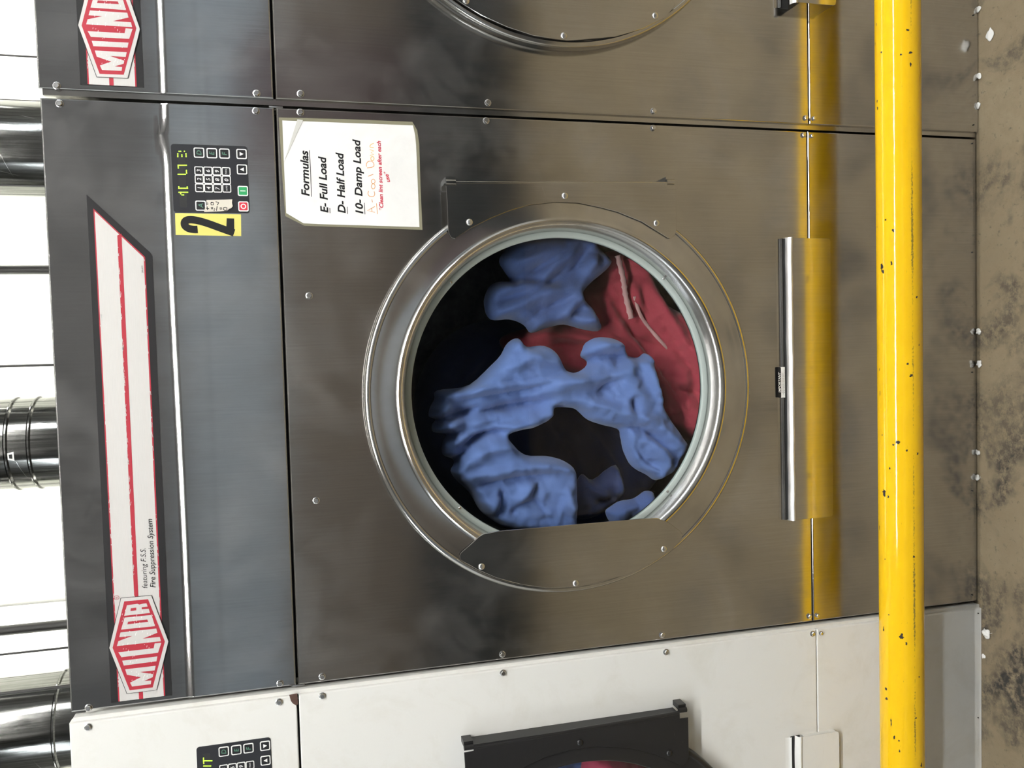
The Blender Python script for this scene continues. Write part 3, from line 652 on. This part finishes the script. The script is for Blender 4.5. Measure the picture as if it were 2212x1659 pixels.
pen([(1270, 1322), (1180, 1300), (1270, 1252)], 2, sm=False); pen([(1236, 1312), (1232, 1268)], 2); under((1298, 1342), (1290, 1215), .0012, 2); pen([(1240, 1202), (1234, 1168)], 2)
pen([(1195, 1068), (1187, 1100), (1207, 1130), (1250, 1132), (1268, 1106), (1260, 1072)], 2)
for cy_, rv in ((1012, 30), (952, 26)): pen([(1250 + 22 * math.sin(a), cy_ + rv * math.cos(a)) for a in np.linspace(0, 2 * math.pi, 9)[:-1]], 2, True)
pen([(1188, 892), (1250, 868)], 2); pen([(1176, 792), (1250, 778), (1256, 740), (1230, 712), (1190, 716), (1168, 745), (1170, 775)], 2)
pen([(1240 + 20 * math.sin(a), 680 + 24 * math.cos(a)) for a in np.linspace(0, 2 * math.pi, 9)[:-1]], 3, True); pen([(1212, 644), (1256, 630), (1224, 610), (1256, 590), (1210, 572)], 3, sm=False); pen([(1256, 548), (1216, 545), (1216, 520), (1256, 496)], 3)
obj('lettering', bm, [M_BLACK, M_INKRED, M_INKOR, M_INKYE], N)
bm = bmesh.new(); prism(bm, K([(182, 735), (345, 212), (412, 222), (198, 690)]), -.0025, -.0019)
o = obj('grey_strip', bm, plain('grey_strip_finish', (0.55, 0.55, 0.52), 0.25), N)  # plain grey strip across the notice's upper corner

# ---------------------------------------------------------------- garments tumbling in the drum
def seg_dist(P, pl, along=False):
    d = np.full(len(P), 1e9); s_ = np.zeros(len(P)); L = [np.linalg.norm(np.array(b_) - np.array(a)) for a, b_ in zip(pl, pl[1:])]; tot = max(sum(L), 1e-9); acc = 0
    for (a, b_), l in zip(zip(pl, pl[1:]), L):
        a = np.array(a); b_ = np.array(b_); ab = b_ - a; t = np.clip(((P - a) @ ab) / max(ab @ ab, 1e-12), 0, 1)
        e = np.linalg.norm(P - (a + t[:, None] * ab), axis=1); s_ = np.where(e < d, (acc + t * l) / tot, s_); d = np.minimum(d, e); acc += l
    return (d, s_) if along else d
def fold(P, pl, wd, amp, sharp):                        # one fold that swells in the middle and dies away at its ends
    d, t = seg_dist(P, smoothpts(pl, False, 4) if len(pl) > 2 else pl, True); k = np.clip(np.sin(np.pi * np.clip(t * .92 + .04, 0, 1)), 0, 1) ** .6
    ww = wd * (.55 + .45 * k); x = d / ww
    return amp * k * (np.exp(-x) * (1 + .35 * x) if sharp else np.exp(-x ** 2))
def wob(P, s, k):                                       # smooth wandering value, for slack cloth
    r = np.random.default_rng(k); out = np.zeros(len(P))
    for i in range(7):
        f = r.normal(size=2) * s * (1 + .35 * i); out += np.sin(P @ f + r.uniform(0, 6.28)) / (1 + .35 * i)
    return out / 3
def garment(name, label, cat, outline, y, m, ridges=(), valleys=(), thick=0.05, step=0.0075, rim=0.03, wob_a=0.006, seed=1, tilt=(0, 0), rw=.016, rh=.022, vw=.010, vh=.022, parent=None, fine=0.0):
    """Slack cloth with real depth: outline and folds lie at distance y; the edge curls back all round."""
    O = [np.array(p) for p in PX(smoothpts(outline, True, 4), y)]; n = len(O); A = np.array(O)
    x0, z0 = A.min(0); x1, z1 = A.max(0); gx, gz = np.meshgrid(np.arange(x0, x1, step), np.arange(z0, z1, step * .87)); gx[1::2] += step / 2
    G = np.stack([gx.ravel(), gz.ravel()], 1); loop = O + [O[0]]; G = G[seg_dist(G, loop) > step * .6]
    V, _, Fc, *_ = delaunay_2d_cdt([Vector(p) for p in O] + [Vector(p) for p in G], [], [list(range(n))], 1, 1e-5)
    P = np.array([v_[:] for v_ in V]); e = seg_dist(P, loop)
    c = P.mean(0); h = np.zeros(len(P))
    for k, rd in enumerate(ridges): w_ = rd[1] if isinstance(rd[0], list) else rw; a_ = rd[2] if isinstance(rd[0], list) else rh; h += fold(P, PX(rd[0] if isinstance(rd[0], list) else rd, y), w_, a_, False)
    for k, rd in enumerate(valleys): w_ = rd[1] if isinstance(rd[0], list) else vw; a_ = rd[2] if isinstance(rd[0], list) else vh; h -= fold(P, PX(rd[0] if isinstance(rd[0], list) else rd, y), w_, a_, True)
    h += .0045 * np.clip(1 - np.abs(wob(P, 52, seed + 21)), 0, 1) ** 2.5 + wob_a * wob(P, 38, seed) + wob_a * .45 * wob(P, 95, seed + 9) + fine * wob(P, 190, seed + 4)
    q = np.clip(1 - e / rim, 0, 1); h -= thick * .85 * q ** 2.2
    h += (P[:, 0] - c[0]) * tilt[0] + (P[:, 1] - c[1]) * tilt[1]
    C2 = CAM[[0, 2]]
    bm = bmesh.new()
    fv = [bm.verts.new((p[0], y - hh, p[1])) for p, hh in zip(P, h)]
    bk = [bm.verts.new((p[0] * 1.0, max(y - hh + .004, y + thick * (1 - .75 * np.clip(1 - ee / rim, 0, 1) ** 1.5) - .2 * hh), p[1])) for p, hh, ee in zip(P, h, e)]
    for f in Fc:
        try: bm.faces.new([fv[i] for i in f]); bm.faces.new([bk[i] for i in f][::-1])
        except ValueError: pass
    bnd = {}
    for e_ in [e_ for e_ in bm.edges if len(e_.link_faces) == 1]: pass
    idx = {v_: i for i, v_ in enumerate(fv)}
    for e_ in [e_ for e_ in bm.edges if len(e_.link_faces) == 1 and e_.verts[0] in idx]:
        i, j = idx[e_.verts[0]], idx[e_.verts[1]]; bm.faces.new((fv[i], fv[j], bk[j], bk[i]))
    o = obj(name, bm, m, parent, True)
    if parent is None: tag(o, label, cat)
    return o
Z7 = lambda pts: zo(2.44, 760, 340, pts)
Z8 = lambda pts: zo(2.44, 760, 660, pts)
# the big pale scrub top, one C of cloth round a dark opening
top_out = Z8([(470, 452), (640, 420), (790, 285), (850, 195), (905, 172), (950, 215), (1045, 212), (1112, 255), (1165, 345), (1225, 350), (1290, 300), (1250, 262), (1270, 195), (1340, 165), (1445, 185), (1490, 258), (1545, 275), (1585, 252), (1622, 282), (1632, 400), (1668, 520),
    (1720, 610), (1775, 690), (1800, 740), (1775, 800), (1725, 880), (1690, 915), (1640, 935), (1590, 905), (1520, 862), (1475, 785), (1452, 700), (1440, 660), (1355, 637), (1280, 610), (1225, 560), (1180, 545), (1100, 548), (1078, 602), (1000, 650), (910, 668), (850, 695), (872, 742), (945, 800), (1060, 806),
    (1150, 832), (1205, 885), (1215, 1000), (1213, 1150), (1190, 1200), (1000, 1205), (840, 1190), (735, 1130), (690, 1085), (640, 1000), (575, 940), (540, 885), (560, 830), (500, 800), (497, 735), (520, 690), (450, 678), (440, 640), (462, 610), (424, 592), (430, 545), (452, 500)])
ridge = [Z8(p) for p in ([(480, 480), (640, 440), (900, 405), (1150, 385), (1300, 330)], [(450, 570), (530, 530)], [(470, 650), (600, 595)], [(525, 730), (700, 645), (900, 630), (1045, 570)], [(560, 860), (720, 760), (840, 745), (900, 790)],
    [(610, 905), (850, 865), (1050, 845), (1190, 880)], [(1190, 490), (1300, 530), (1450, 565), (1600, 625), (1740, 745)], [(1545, 290), (1590, 400), (1640, 560)], [(825, 340), (950, 275), (1090, 305)], [(745, 1090), (765, 1000)], [(870, 1060), (920, 980), (970, 930)], [(1130, 960), (1165, 1120)],
    [(1300, 200), (1430, 215)], [(1560, 720), (1650, 790), (1650, 880)], [(1000, 450), (1180, 410), (1350, 370), (1480, 330)])]
ridge += [(Z8([(1440, 300), (1480, 440), (1560, 560)]), .035, .02), (Z8([(950, 980), (1010, 1080), (1090, 1160)]), .012, .012)]
valley = [Z8(p) for p in ([(560, 512), (740, 482), (940, 445), (1080, 395)], [(690, 562), (850, 532), (1000, 515), (1060, 500)], [(485, 596), (600, 562), (680, 532)], [(505, 690), (640, 655), (760, 622), (900, 600)], [(600, 742), (700, 682), (830, 662)], [(515, 840), (600, 780), (645, 728)],
    [(660, 962), (820, 922), (960, 903), (1100, 885)], [(785, 960), (802, 1040), (770, 1110)], [(985, 930), (960, 1000), (1000, 1065), (1045, 1135)], [(1390, 335), (1420, 292), (1450, 262)], [(1300, 445), (1385, 402)], [(1478, 480), (1492, 590)], [(1440, 645), (1560, 662), (1690, 785)],
    [(640, 425), (800, 402), (1000, 382), (1110, 352)], [(850, 1105), (880, 1060), (960, 1040)], [(1240, 270), (1400, 262), (1500, 275)], [(1500, 740), (1540, 800), (1620, 860)])]
valley += [(Z8([(690, 565), (860, 535), (1040, 505)]), .016, .045), (Z8([(600, 740), (720, 675), (850, 655)]), .012, .032), (Z8([(480, 605), (600, 570), (690, 545)]), .010, .03), (Z8([(1140, 350), (1260, 300), (1450, 270)]), .010, .022)]
garment('scrub_shirt', 'pale blue cotton top ringed around a dark opening in the middle of the drum', 'shirt', top_out, 0.095, M_BLUE, ridge, valley, thick=.06, rim=.022, seed=3, fine=.0012, rw=.016, rh=.024, vw=.007, vh=.024, wob_a=.0045, step=.0058)
# the second blue garment, thrown up on the right side of the drum
up_out = Z7([(1100, 400), (1280, 405), (1340, 470), (1395, 530), (1390, 570), (1310, 640), (1250, 700), (1240, 725), (1300, 790), (1345, 905), (1250, 905), (1150, 878), (1050, 898), (975, 922), (935, 880), (860, 850), (755, 850), (722, 770), (740, 690), (785, 650), (868, 640), (828, 590), (805, 520), (880, 440), (1000, 410)])
up_r = [Z7(p) for p in ([(860, 560), (1000, 520), (1130, 440)], [(1000, 640), (1070, 560), (1180, 480)], [(780, 700), (900, 680), (1060, 690)], [(780, 820), (950, 740), (1120, 700), (1220, 650)], [(1120, 840), (1180, 760), (1240, 700)], [(1200, 860), (1300, 860)], [(1290, 520), (1220, 620)])]
up_v = [Z7(p) for p in ([(880, 630), (1010, 570), (1110, 490)], [(760, 760), (900, 720), (1060, 650), (1150, 560)], [(940, 860), (1040, 790), (1160, 740)], [(1150, 840), (1230, 780)], [(1120, 640), (1200, 560), (1250, 480)], [(840, 640), (1010, 640)])]
garment('scrub_trousers', 'mid blue cotton garment flung up at the right side of the drum', 'trousers', up_out, 0.155, M_BLUE2, up_r, up_v, thick=.06, rim=.024, seed=8, fine=.001, rw=.018, rh=.026, vw=.008, vh=.024, wob_a=.004)
# crimson garment low in the drum with its drawstring
red_out = [(1318, 545), (1345, 538), (1378, 550), (1405, 585), (1432, 650), (1478, 690), (1522, 760), (1532, 830), (1522, 920), (1490, 950), (1440, 930), (1380, 880), (1300, 830), (1210, 800), (1130, 760), (1120, 725), (1190, 700), (1250, 690), (1262, 650), (1275, 622), (1300, 600)]
red_r = [[(1300, 640), (1345, 720), (1400, 800), (1450, 880)], [(1390, 620), (1440, 720), (1500, 820)], [(1180, 720), (1260, 730), (1330, 760)], [(1350, 600), (1375, 680)], [(1480, 720), (1500, 800)]]
red_v = [[(1330, 660), (1390, 760), (1440, 850)], [(1415, 700), (1470, 800), (1490, 900)], [(1200, 745), (1300, 745)], [(1370, 730), (1440, 760)], [(1440, 840), (1510, 850)]]
garment('crimson_trousers', 'crimson cotton garment with a pink cord, low in the drum', 'trousers', red_out, 0.22, M_CRIM, red_r, red_v, thick=.07, rim=.03, seed=12, fine=.0012, tilt=(0, -.42))
RED = bpy.data.objects['crimson_trousers']
def cord(name, pts, y, r, m, parent, ribs=False):
    q = smoothpts(pts, False, 8); bm = bmesh.new(); prev = None
    for i, (u, v) in enumerate(q):
        p = Vector(at(u, v, y + .004 * math.sin(i * .5))); d = Vector(at(*q[min(i + 1, len(q) - 1)], y)) - Vector(at(*q[max(i - 1, 0)], y)); d.normalize(); n1 = d.cross(Vector((0, 1, 0))).normalized(); n2 = d.cross(n1)
        rr = r * (1 + (.18 * math.cos(i * 2.1) if ribs else .08 * math.sin(i * 1.3))); ring = [bm.verts.new(p + n1 * rr * math.cos(a) + n2 * rr * .6 * math.sin(a)) for a in np.linspace(0, 2 * math.pi, 9)[:-1]]
        if prev:
            for k in range(8): bm.faces.new((prev[k], prev[(k + 1) % 8], ring[(k + 1) % 8], ring[k]))
        else: bm.faces.new(ring[::-1])
        prev = ring
    bm.faces.new(prev); return obj(name, bm, m, parent, True)
cord('ribbed_trim', [(1334, 552), (1346, 600), (1352, 640), (1364, 688)], .182, .0075, M_PINK, RED, True)['label'] = 'pale pink ribbed trim'
cord('drawstring', [(1371, 640), (1380, 672), (1396, 700), (1436, 746), (1481, 783), (1506, 796), (1524, 830)], .182, .0048, M_PINK, RED)['label'] = 'pale pink drawstring'
# darker washing further back
garment('navy_trousers', 'dark navy garment filling the back of the drum behind the pale blue top', 'trousers', [(905, 850), (960, 740), (1060, 690), (1180, 700), (1300, 760), (1400, 860), (1460, 980), (1430, 1060), (1330, 1140), (1180, 1160), (1060, 1140), (960, 1060), (905, 960)], 0.45, M_NAVY,
        [[(960, 860), (1050, 760)], [(1000, 1100), (1150, 1150)], [(1240, 900), (1320, 1000), (1340, 1080)], [(1280, 880), (1380, 960)]], [[(1180, 900), (1260, 1000)], [(1300, 1000), (1300, 1100)]], thick=.09, rim=.06, seed=20, step=.011)
garment('blue_pillowcase', 'small crumpled blue cloth at the lower left of the drum by the handle plate', 'cloth', Z8([(1365, 1105), (1385, 1075), (1440, 1040), (1510, 1030), (1570, 990), (1620, 1000), (1610, 1060), (1560, 1110), (1480, 1150), (1400, 1165)]), 0.10, M_BLUE2,
        [Z8([(1400, 1110), (1500, 1050)]), Z8([(1530, 1090), (1590, 1020)])], [Z8([(1470, 1130), (1530, 1050)])], thick=.04, rim=.02, seed=31, rh=.01, vh=.012)
garment('navy_sleeve', 'dark blue folded cloth showing inside the opening of the pale blue top', 'cloth', Z8([(1240, 900), (1300, 930), (1420, 850), (1455, 1000), (1380, 1090), (1260, 1140), (1205, 1120), (1210, 980)]), 0.22, M_NAVY,
        [Z8([(1260, 960), (1400, 1040)]), Z8([(1405, 900), (1430, 1000)])], [Z8([(1300, 1040), (1420, 1000)])], thick=.05, rim=.03, seed=37)
# washing behind the black door of the white dryer
garment('magenta_cloth', 'magenta cloth behind the glass of the black-doored white dryer', 'cloth', [(1290, 1632), (1330, 1634), (1385, 1650), (1420, 1690), (1380, 1760), (1300, 1760), (1270, 1690), (1275, 1650)], 0.07, M_MAG, [[(1290, 1650), (1380, 1680)]], [[(1300, 1700), (1390, 1720)]], thick=.05, rim=.03, seed=41)
garment('blue_cloth', 'blue cloth behind the glass of the black-doored white dryer', 'cloth', [(1200, 1650), (1250, 1634), (1285, 1634), (1262, 1690), (1235, 1760), (1180, 1760), (1180, 1690)], 0.15, M_BLUE2, [[(1220, 1660), (1230, 1740)]], [[(1260, 1660), (1240, 1740)]], thick=.05, rim=.03, seed=43)

# ---------------------------------------------------------------- yellow guard rail
PYY, PZ, PR = -0.155, 0.3684, 0.0496
M_PIPE, nt, b = mat('yellow_gloss_paint')
v = coords(nt); sep = nd(nt, 'ShaderNodeSeparateXYZ'); lk(nt, v, sep.inputs[0])
ang = nd(nt, 'ShaderNodeMath', operation='ARCTAN2'); lk(nt, sep.outputs[2], ang.inputs[0])
neg = nd(nt, 'ShaderNodeMath', operation='MULTIPLY'); lk(nt, sep.outputs[1], neg.inputs[0]); neg.inputs[1].default_value = -1; lk(nt, neg.outputs[0], ang.inputs[1])
def band(c0, hw):
    a = nd(nt, 'ShaderNodeMath', operation='SUBTRACT'); lk(nt, ang.outputs[0], a.inputs[0]); a.inputs[1].default_value = c0
    a2 = nd(nt, 'ShaderNodeMath', operation='ABSOLUTE'); lk(nt, a.outputs[0], a2.inputs[0])
    m_ = nd(nt, 'ShaderNodeMapRange'); lk(nt, a2.outputs[0], m_.inputs[0]); m_.inputs[1].default_value = 0; m_.inputs[2].default_value = hw; m_.inputs[3].default_value = 1; m_.inputs[4].default_value = 0
    return m_.outputs[0]
gr = noise(nt, coords(nt, (60, 130, 130)), 3.0, 6, 0.7); ad = nd(nt, 'ShaderNodeMath', operation='MULTIPLY'); lk(nt, gr, ad.inputs[0]); lk(nt, band(0.10, 0.20), ad.inputs[1])
lg = noise(nt, coords(nt, (1.1, 0, 0), (2.2, 0, 0)), 2.2, 2); ad2 = nd(nt, 'ShaderNodeMath', operation='MULTIPLY'); lk(nt, ad.outputs[0], ad2.inputs[0]); lk(nt, ramp(nt, lg, [(0.36, 0.45), (0.58, 1.0)]), ad2.inputs[1])
grime = ramp(nt, ad2.outputs[0], [(0.34, 0.0), (0.46, 0.85)])
base = mixc(nt, noise(nt, coords(nt, (6, 20, 20)), 3.0, 4), (0.80, 0.47, 0.008), (0.88, 0.55, 0.012))
base = mixc(nt, grime, base, (0.10, 0.085, 0.03))
scr = ramp(nt, noise(nt, coords(nt, (14, 60, 60), (5, 0, 0)), 5.0, 6, 0.75), [(0.64, 0.0), (0.70, 0.7)]); base = mixc(nt, scr, base, (0.30, 0.20, 0.03))
lk(nt, base, b.inputs['Base Color']); b.inputs['Roughness'].default_value = 0.07
lk(nt, bump(nt, noise(nt, coords(nt, (8, 30, 30)), 4.0, 3), 0.5, 0.0003), b.inputs['Normal'])
M_CHIP = plain('dark_bare_metal', (0.025, 0.018, 0.016), 0.9)
RL = thing('guard_rail', 'yellow painted steel guard pipe running across in front of the dryers', 'rail', (0, PYY, PZ))
bm = bmesh.new(); tube(bm, (-3.2, 0, 0), (3.2, 0, 0), PR, 64, True, 0, 40)
def pipehit(u, v):
    d = ray(u, v); o = CAM - np.array([0, PYY, PZ]); a = d[1] ** 2 + d[2] ** 2; b_ = o[1] * d[1] + o[2] * d[2]; c_ = o[1] ** 2 + o[2] ** 2 - PR ** 2
    D_ = b_ * b_ - a * c_
    if D_ < 0: return None
    p = o + d * (-b_ - math.sqrt(D_)) / a; return p[0], math.atan2(p[2], -p[1])
rr = random.Random(11)
def chip(u, v, ru, rv, k=17):
    h = pipehit(u, v)
    if not h: return
    vs = []
    for i in range(k):
        a = 2 * math.pi * i / k; s = rr.uniform(.5, 1.3); x = h[0] + rv * .00105 * s * math.sin(a); th = h[1] + ru * .0215 * s * math.cos(a)
        vs.append(bm.verts.new((x, -(PR + .0003) * math.cos(th), (PR + .0003) * math.sin(th))))
    bm.faces.new(vs).material_index = 1
for q in ((1905, 577, 4, 9), (1908, 586, 3.5, 5), (1926, 569, 2.5, 4), (1929, 498, 3, 3.5), (1940, 955, 6, 4), (1930, 961, 2.5, 2.5), (1959, 973, 2.3, 2.5), (1982, 980, 3, 3), (1910, 1063, 5, 9), (1919, 1073, 2.2, 3), (1922, 1012, 1.6, 3), (1961, 786, 2.5, 2.5), (1968, 811, 3.5, 3.5), (1980, 642, 2.6, 2.8),
          (1961, 65, 3.5, 3), (1966, 114, 4.5, 3), (1946, 118, 2.5, 2), (1967, 139, 2, 4), (1904, 113, 2.4, 2.4), (1893, 53, 1.5, 3), (1891, 95, 1.3, 3), (1895, 219, 1.8, 4), (1896, 234, 2.6, 4.5), (1974, 1202, 2.6, 3), (1912, 1208, 1.5, 1.5), (1909, 1360, 2, 6), (1947, 1375, 5, 6), (1958, 1390, 2.5, 3.5), (1914, 1488, 3, 3), (1915, 1509, 3.8, 3.5),
          (1979, 1551, 2.5, 2), (1906, 940, 1.2, 2.5), (1900, 1140, 1.5, 7), (1925, 1560, 1.4, 9), (1932, 1592, 2, 5), (1942, 1600, 2, 2), (1943, 1622, 1.8, 4), (1990, 1652, 2.5, 5), (1920, 1328, 1.8, 2), (1985, 1462, 2, 2), (1900, 798, 1, 4), (1901, 850, 1.2, 6), (1985, 745, 1.3, 2.5), (1913, 475, 2, 2), (1895, 490, 1, 2.5)): chip(*q)
obj('rail_pipe', bm, [M_PIPE, M_CHIP], RL, 40)
for sx in (-2.9, 2.9):
    bm = bmesh.new(); tube(bm, (sx, 0, -PZ), (sx, 0, -PR * .9), PR * .98, 32); box(bm, sx - .09, sx + .09, -.09, .09, -PZ, -PZ + .012); obj('post', bm, M_PIPE, RL, 40)

# ---------------------------------------------------------------- ducts, pipes and cables behind the dryers
M_GALV = steel('galvanised_duct', (0.065, 0.066, 0.060), 0.12, (60, 60, 1.5), 0.0003, 0.9, 3.3)
M_PIPEB = plain('black_iron_pipe', (0.012, 0.011, 0.010), 0.5)
def duct(x, y, r, label, beads, seam, sticker=None):
    t = thing('exhaust_duct', label, 'duct', (x, y, HT + .001)); h = ZC - HT - .004
    bm = bmesh.new(); prof = [(r + .02, 0), (r + .02, .006), (r, .008)]
    for z in beads: zz = z - HT - .001; prof += [(r, zz - .006), (r + .004, zz - .002), (r + .004, zz + .002), (r, zz + .006)]
    prof.append((r, h)); rows = []
    for i in range(64):
        a = 2 * math.pi * i / 64; rows.append([bm.verts.new((q * math.cos(a), q * math.sin(a), z)) for q, z in prof])
    for i in range(64):
        A, B = rows[i], rows[(i + 1) % 64]
        for k in range(len(prof) - 1): bm.faces.new((A[k], B[k], B[k + 1], A[k + 1]))
    obj('duct_pipe', bm, M_GALV, t, 40)
    if seam is not None:
        a = math.radians(seam); bm = bmesh.new(); box(bm, (r + .0008) * math.cos(a) - .0022, (r + .0008) * math.cos(a) + .0022, (r + .0008) * math.sin(a) - .002, (r + .0008) * math.sin(a) + .002, .01, h); obj('lock_seam', bm, M_PIPEB, t)
    if sticker:
        bm = bmesh.new(); z = sticker - HT; da = .10
        q = [bm.verts.new(((r + .001) * math.cos(a), (r + .001) * math.sin(a), z_)) for a, z_ in ((-1.75 - da, z), (-1.75 + da, z), (-1.75 + da * .7, z + .016), (-1.75 - da * .7, z + .016))]; bm.faces.new(q)
        q = [bm.verts.new(((r + .0014) * math.cos(a), (r + .0014) * math.sin(a), z_)) for a, z_ in ((-1.75 - da * .5, z + .004), (-1.75 + da * .5, z + .004), (-1.75 + da * .4, z + .012), (-1.75 - da * .4, z + .012))]
        f = bm.faces.new(q); f.material_index = 1; obj('duct_sticker', bm, [M_KWHITE, M_DARK], t)
    return t
duct(0.713, 0.90, .135, 'grey galvanised exhaust duct at the right rear corner, behind the stainless dryers', [], -150)
duct(-0.143, 0.90, .133, 'galvanised exhaust duct with two raised beads and a small sticker, above the middle dryer', [at(60, 950, .77)[2], at(10, 950, .77)[2]], None, at(30, 962, .77)[2])
duct(-0.981, 0.90, .142, 'galvanised exhaust duct rising behind the white dryer', [at(115, 1570, .77)[2]], None)
def vpipe(name, label, cat, u, v, y, r, m, base=0.0):
    x = at(u, v, y)[0]; bm = bmesh.new(); tube(bm, (x, y, base), (x, y, ZC), r, 16); return tag(obj(name, bm, m, None, 40), label, cat)
vpipe('gas_pipe', 'thick black iron pipe on the cream wall between two ducts, behind the number 2 dryer', 'pipe', 40, 583, 1.25, .0150, M_PIPEB)
vpipe('gas_pipe', 'thick black iron pipe left of the beaded duct, near the white dryer', 'pipe', 60, 1357, 1.25, .0165, M_PIPEB)
vpipe('hanging_cable', 'thin black cable against the cream wall at the far right', 'cable', 40, 121, 1.25, .0030, M_PIPEB)
vpipe('hanging_cable', 'thin black cable along the right edge of the right duct', 'cable', 40, 217, 1.25, .0028, M_PIPEB)
vpipe('hanging_cable', 'thin black cable midway between a thick black pipe and the beaded duct', 'cable', 50, 790, 1.25, .0042, M_PIPEB)
vpipe('pale_conduit', 'thin pale conduit just right of the thick black pipe by the white dryer', 'conduit', 60, 1302, 1.25, .0065, plain('pale_conduit_paint', (0.75, 0.75, 0.70), 0.5))
vpipe('hanging_cable', 'thin black cable between the left black pipe and the duct behind the white dryer', 'cable', 60, 1408, 1.25, .0036, M_PIPEB)
vpipe('hanging_cable', 'black cable hanging in front of the duct behind the white dryer', 'cable', 60, 1492, 0.66, .0046, M_PIPEB, HT - .012)

# ---------------------------------------------------------------- lint on the floor
M_LINT = plain('white_lint', (0.72, 0.72, 0.70), 0.95)
for k, (u, v, r, lab) in enumerate(((2140, 72, .011, 'largest white lint tuft, lying out on the concrete at the right'), (2117, 20, .006, 'white lint tuft against the right dryer near the frame edge'), (2117, 165, .007, 'white lint tuft against the right dryer left of the largest tuft'), (2117, 228, .006, 'lint tuft against the right dryer close to the gap between dryers'),
        (2116, 716, .006, 'lint tuft at the foot of the middle dryer, right of centre'), (2117, 786, .007, 'lint tuft at the foot of the middle dryer, nearest its centre'), (2114, 978, .005, 'lint tuft at the foot of the middle dryer, left of centre'), (2115, 1032, .006, 'lint tuft at the foot of the middle dryer, leftmost before the white dryer'),
        (2134, 1368, .011, 'stringy lint tuft on the concrete at the foot of the white dryer'), (2126, 1418, .004, 'tiny lint bead at the foot of the white dryer'))):
    p = onfloor(u, v); rr = random.Random(50 + k); bm = bmesh.new(); bmesh.ops.create_icosphere(bm, subdivisions=3, radius=r)
    fz = [Vector((rr.gauss(0, 1), rr.gauss(0, 1), rr.gauss(0, 1))) * (2.2 / r) for _ in range(5)]
    for v_ in bm.verts:
        s = 1 + .38 * sum(math.sin(v_.co.dot(f) + i) for i, f in enumerate(fz)) / 2.2; v_.co = Vector((v_.co.x * s * 1.2, v_.co.y * s, (v_.co.z * s * (.22 if k == 0 else .5))))
    mz = min(v_.co.z for v_ in bm.verts)
    for v_ in bm.verts: v_.co.z -= mz
    for i in range(0 if k == 0 else 6 if r > .01 else 2):
        a = rr.uniform(0, 6.28); l = r * rr.uniform(1.0, 1.6); tube(bm, (r * .3 * math.cos(a), r * .3 * math.sin(a), r * .2), (l * math.cos(a + .3), l * math.sin(a + .3), r * rr.uniform(.1, .5)), r * .06, 5)
    tag(obj('lint_tuft', bm, M_LINT, None, True, (p[0], min(p[1], -.004 - r * .3), 0)), lab, 'lint')
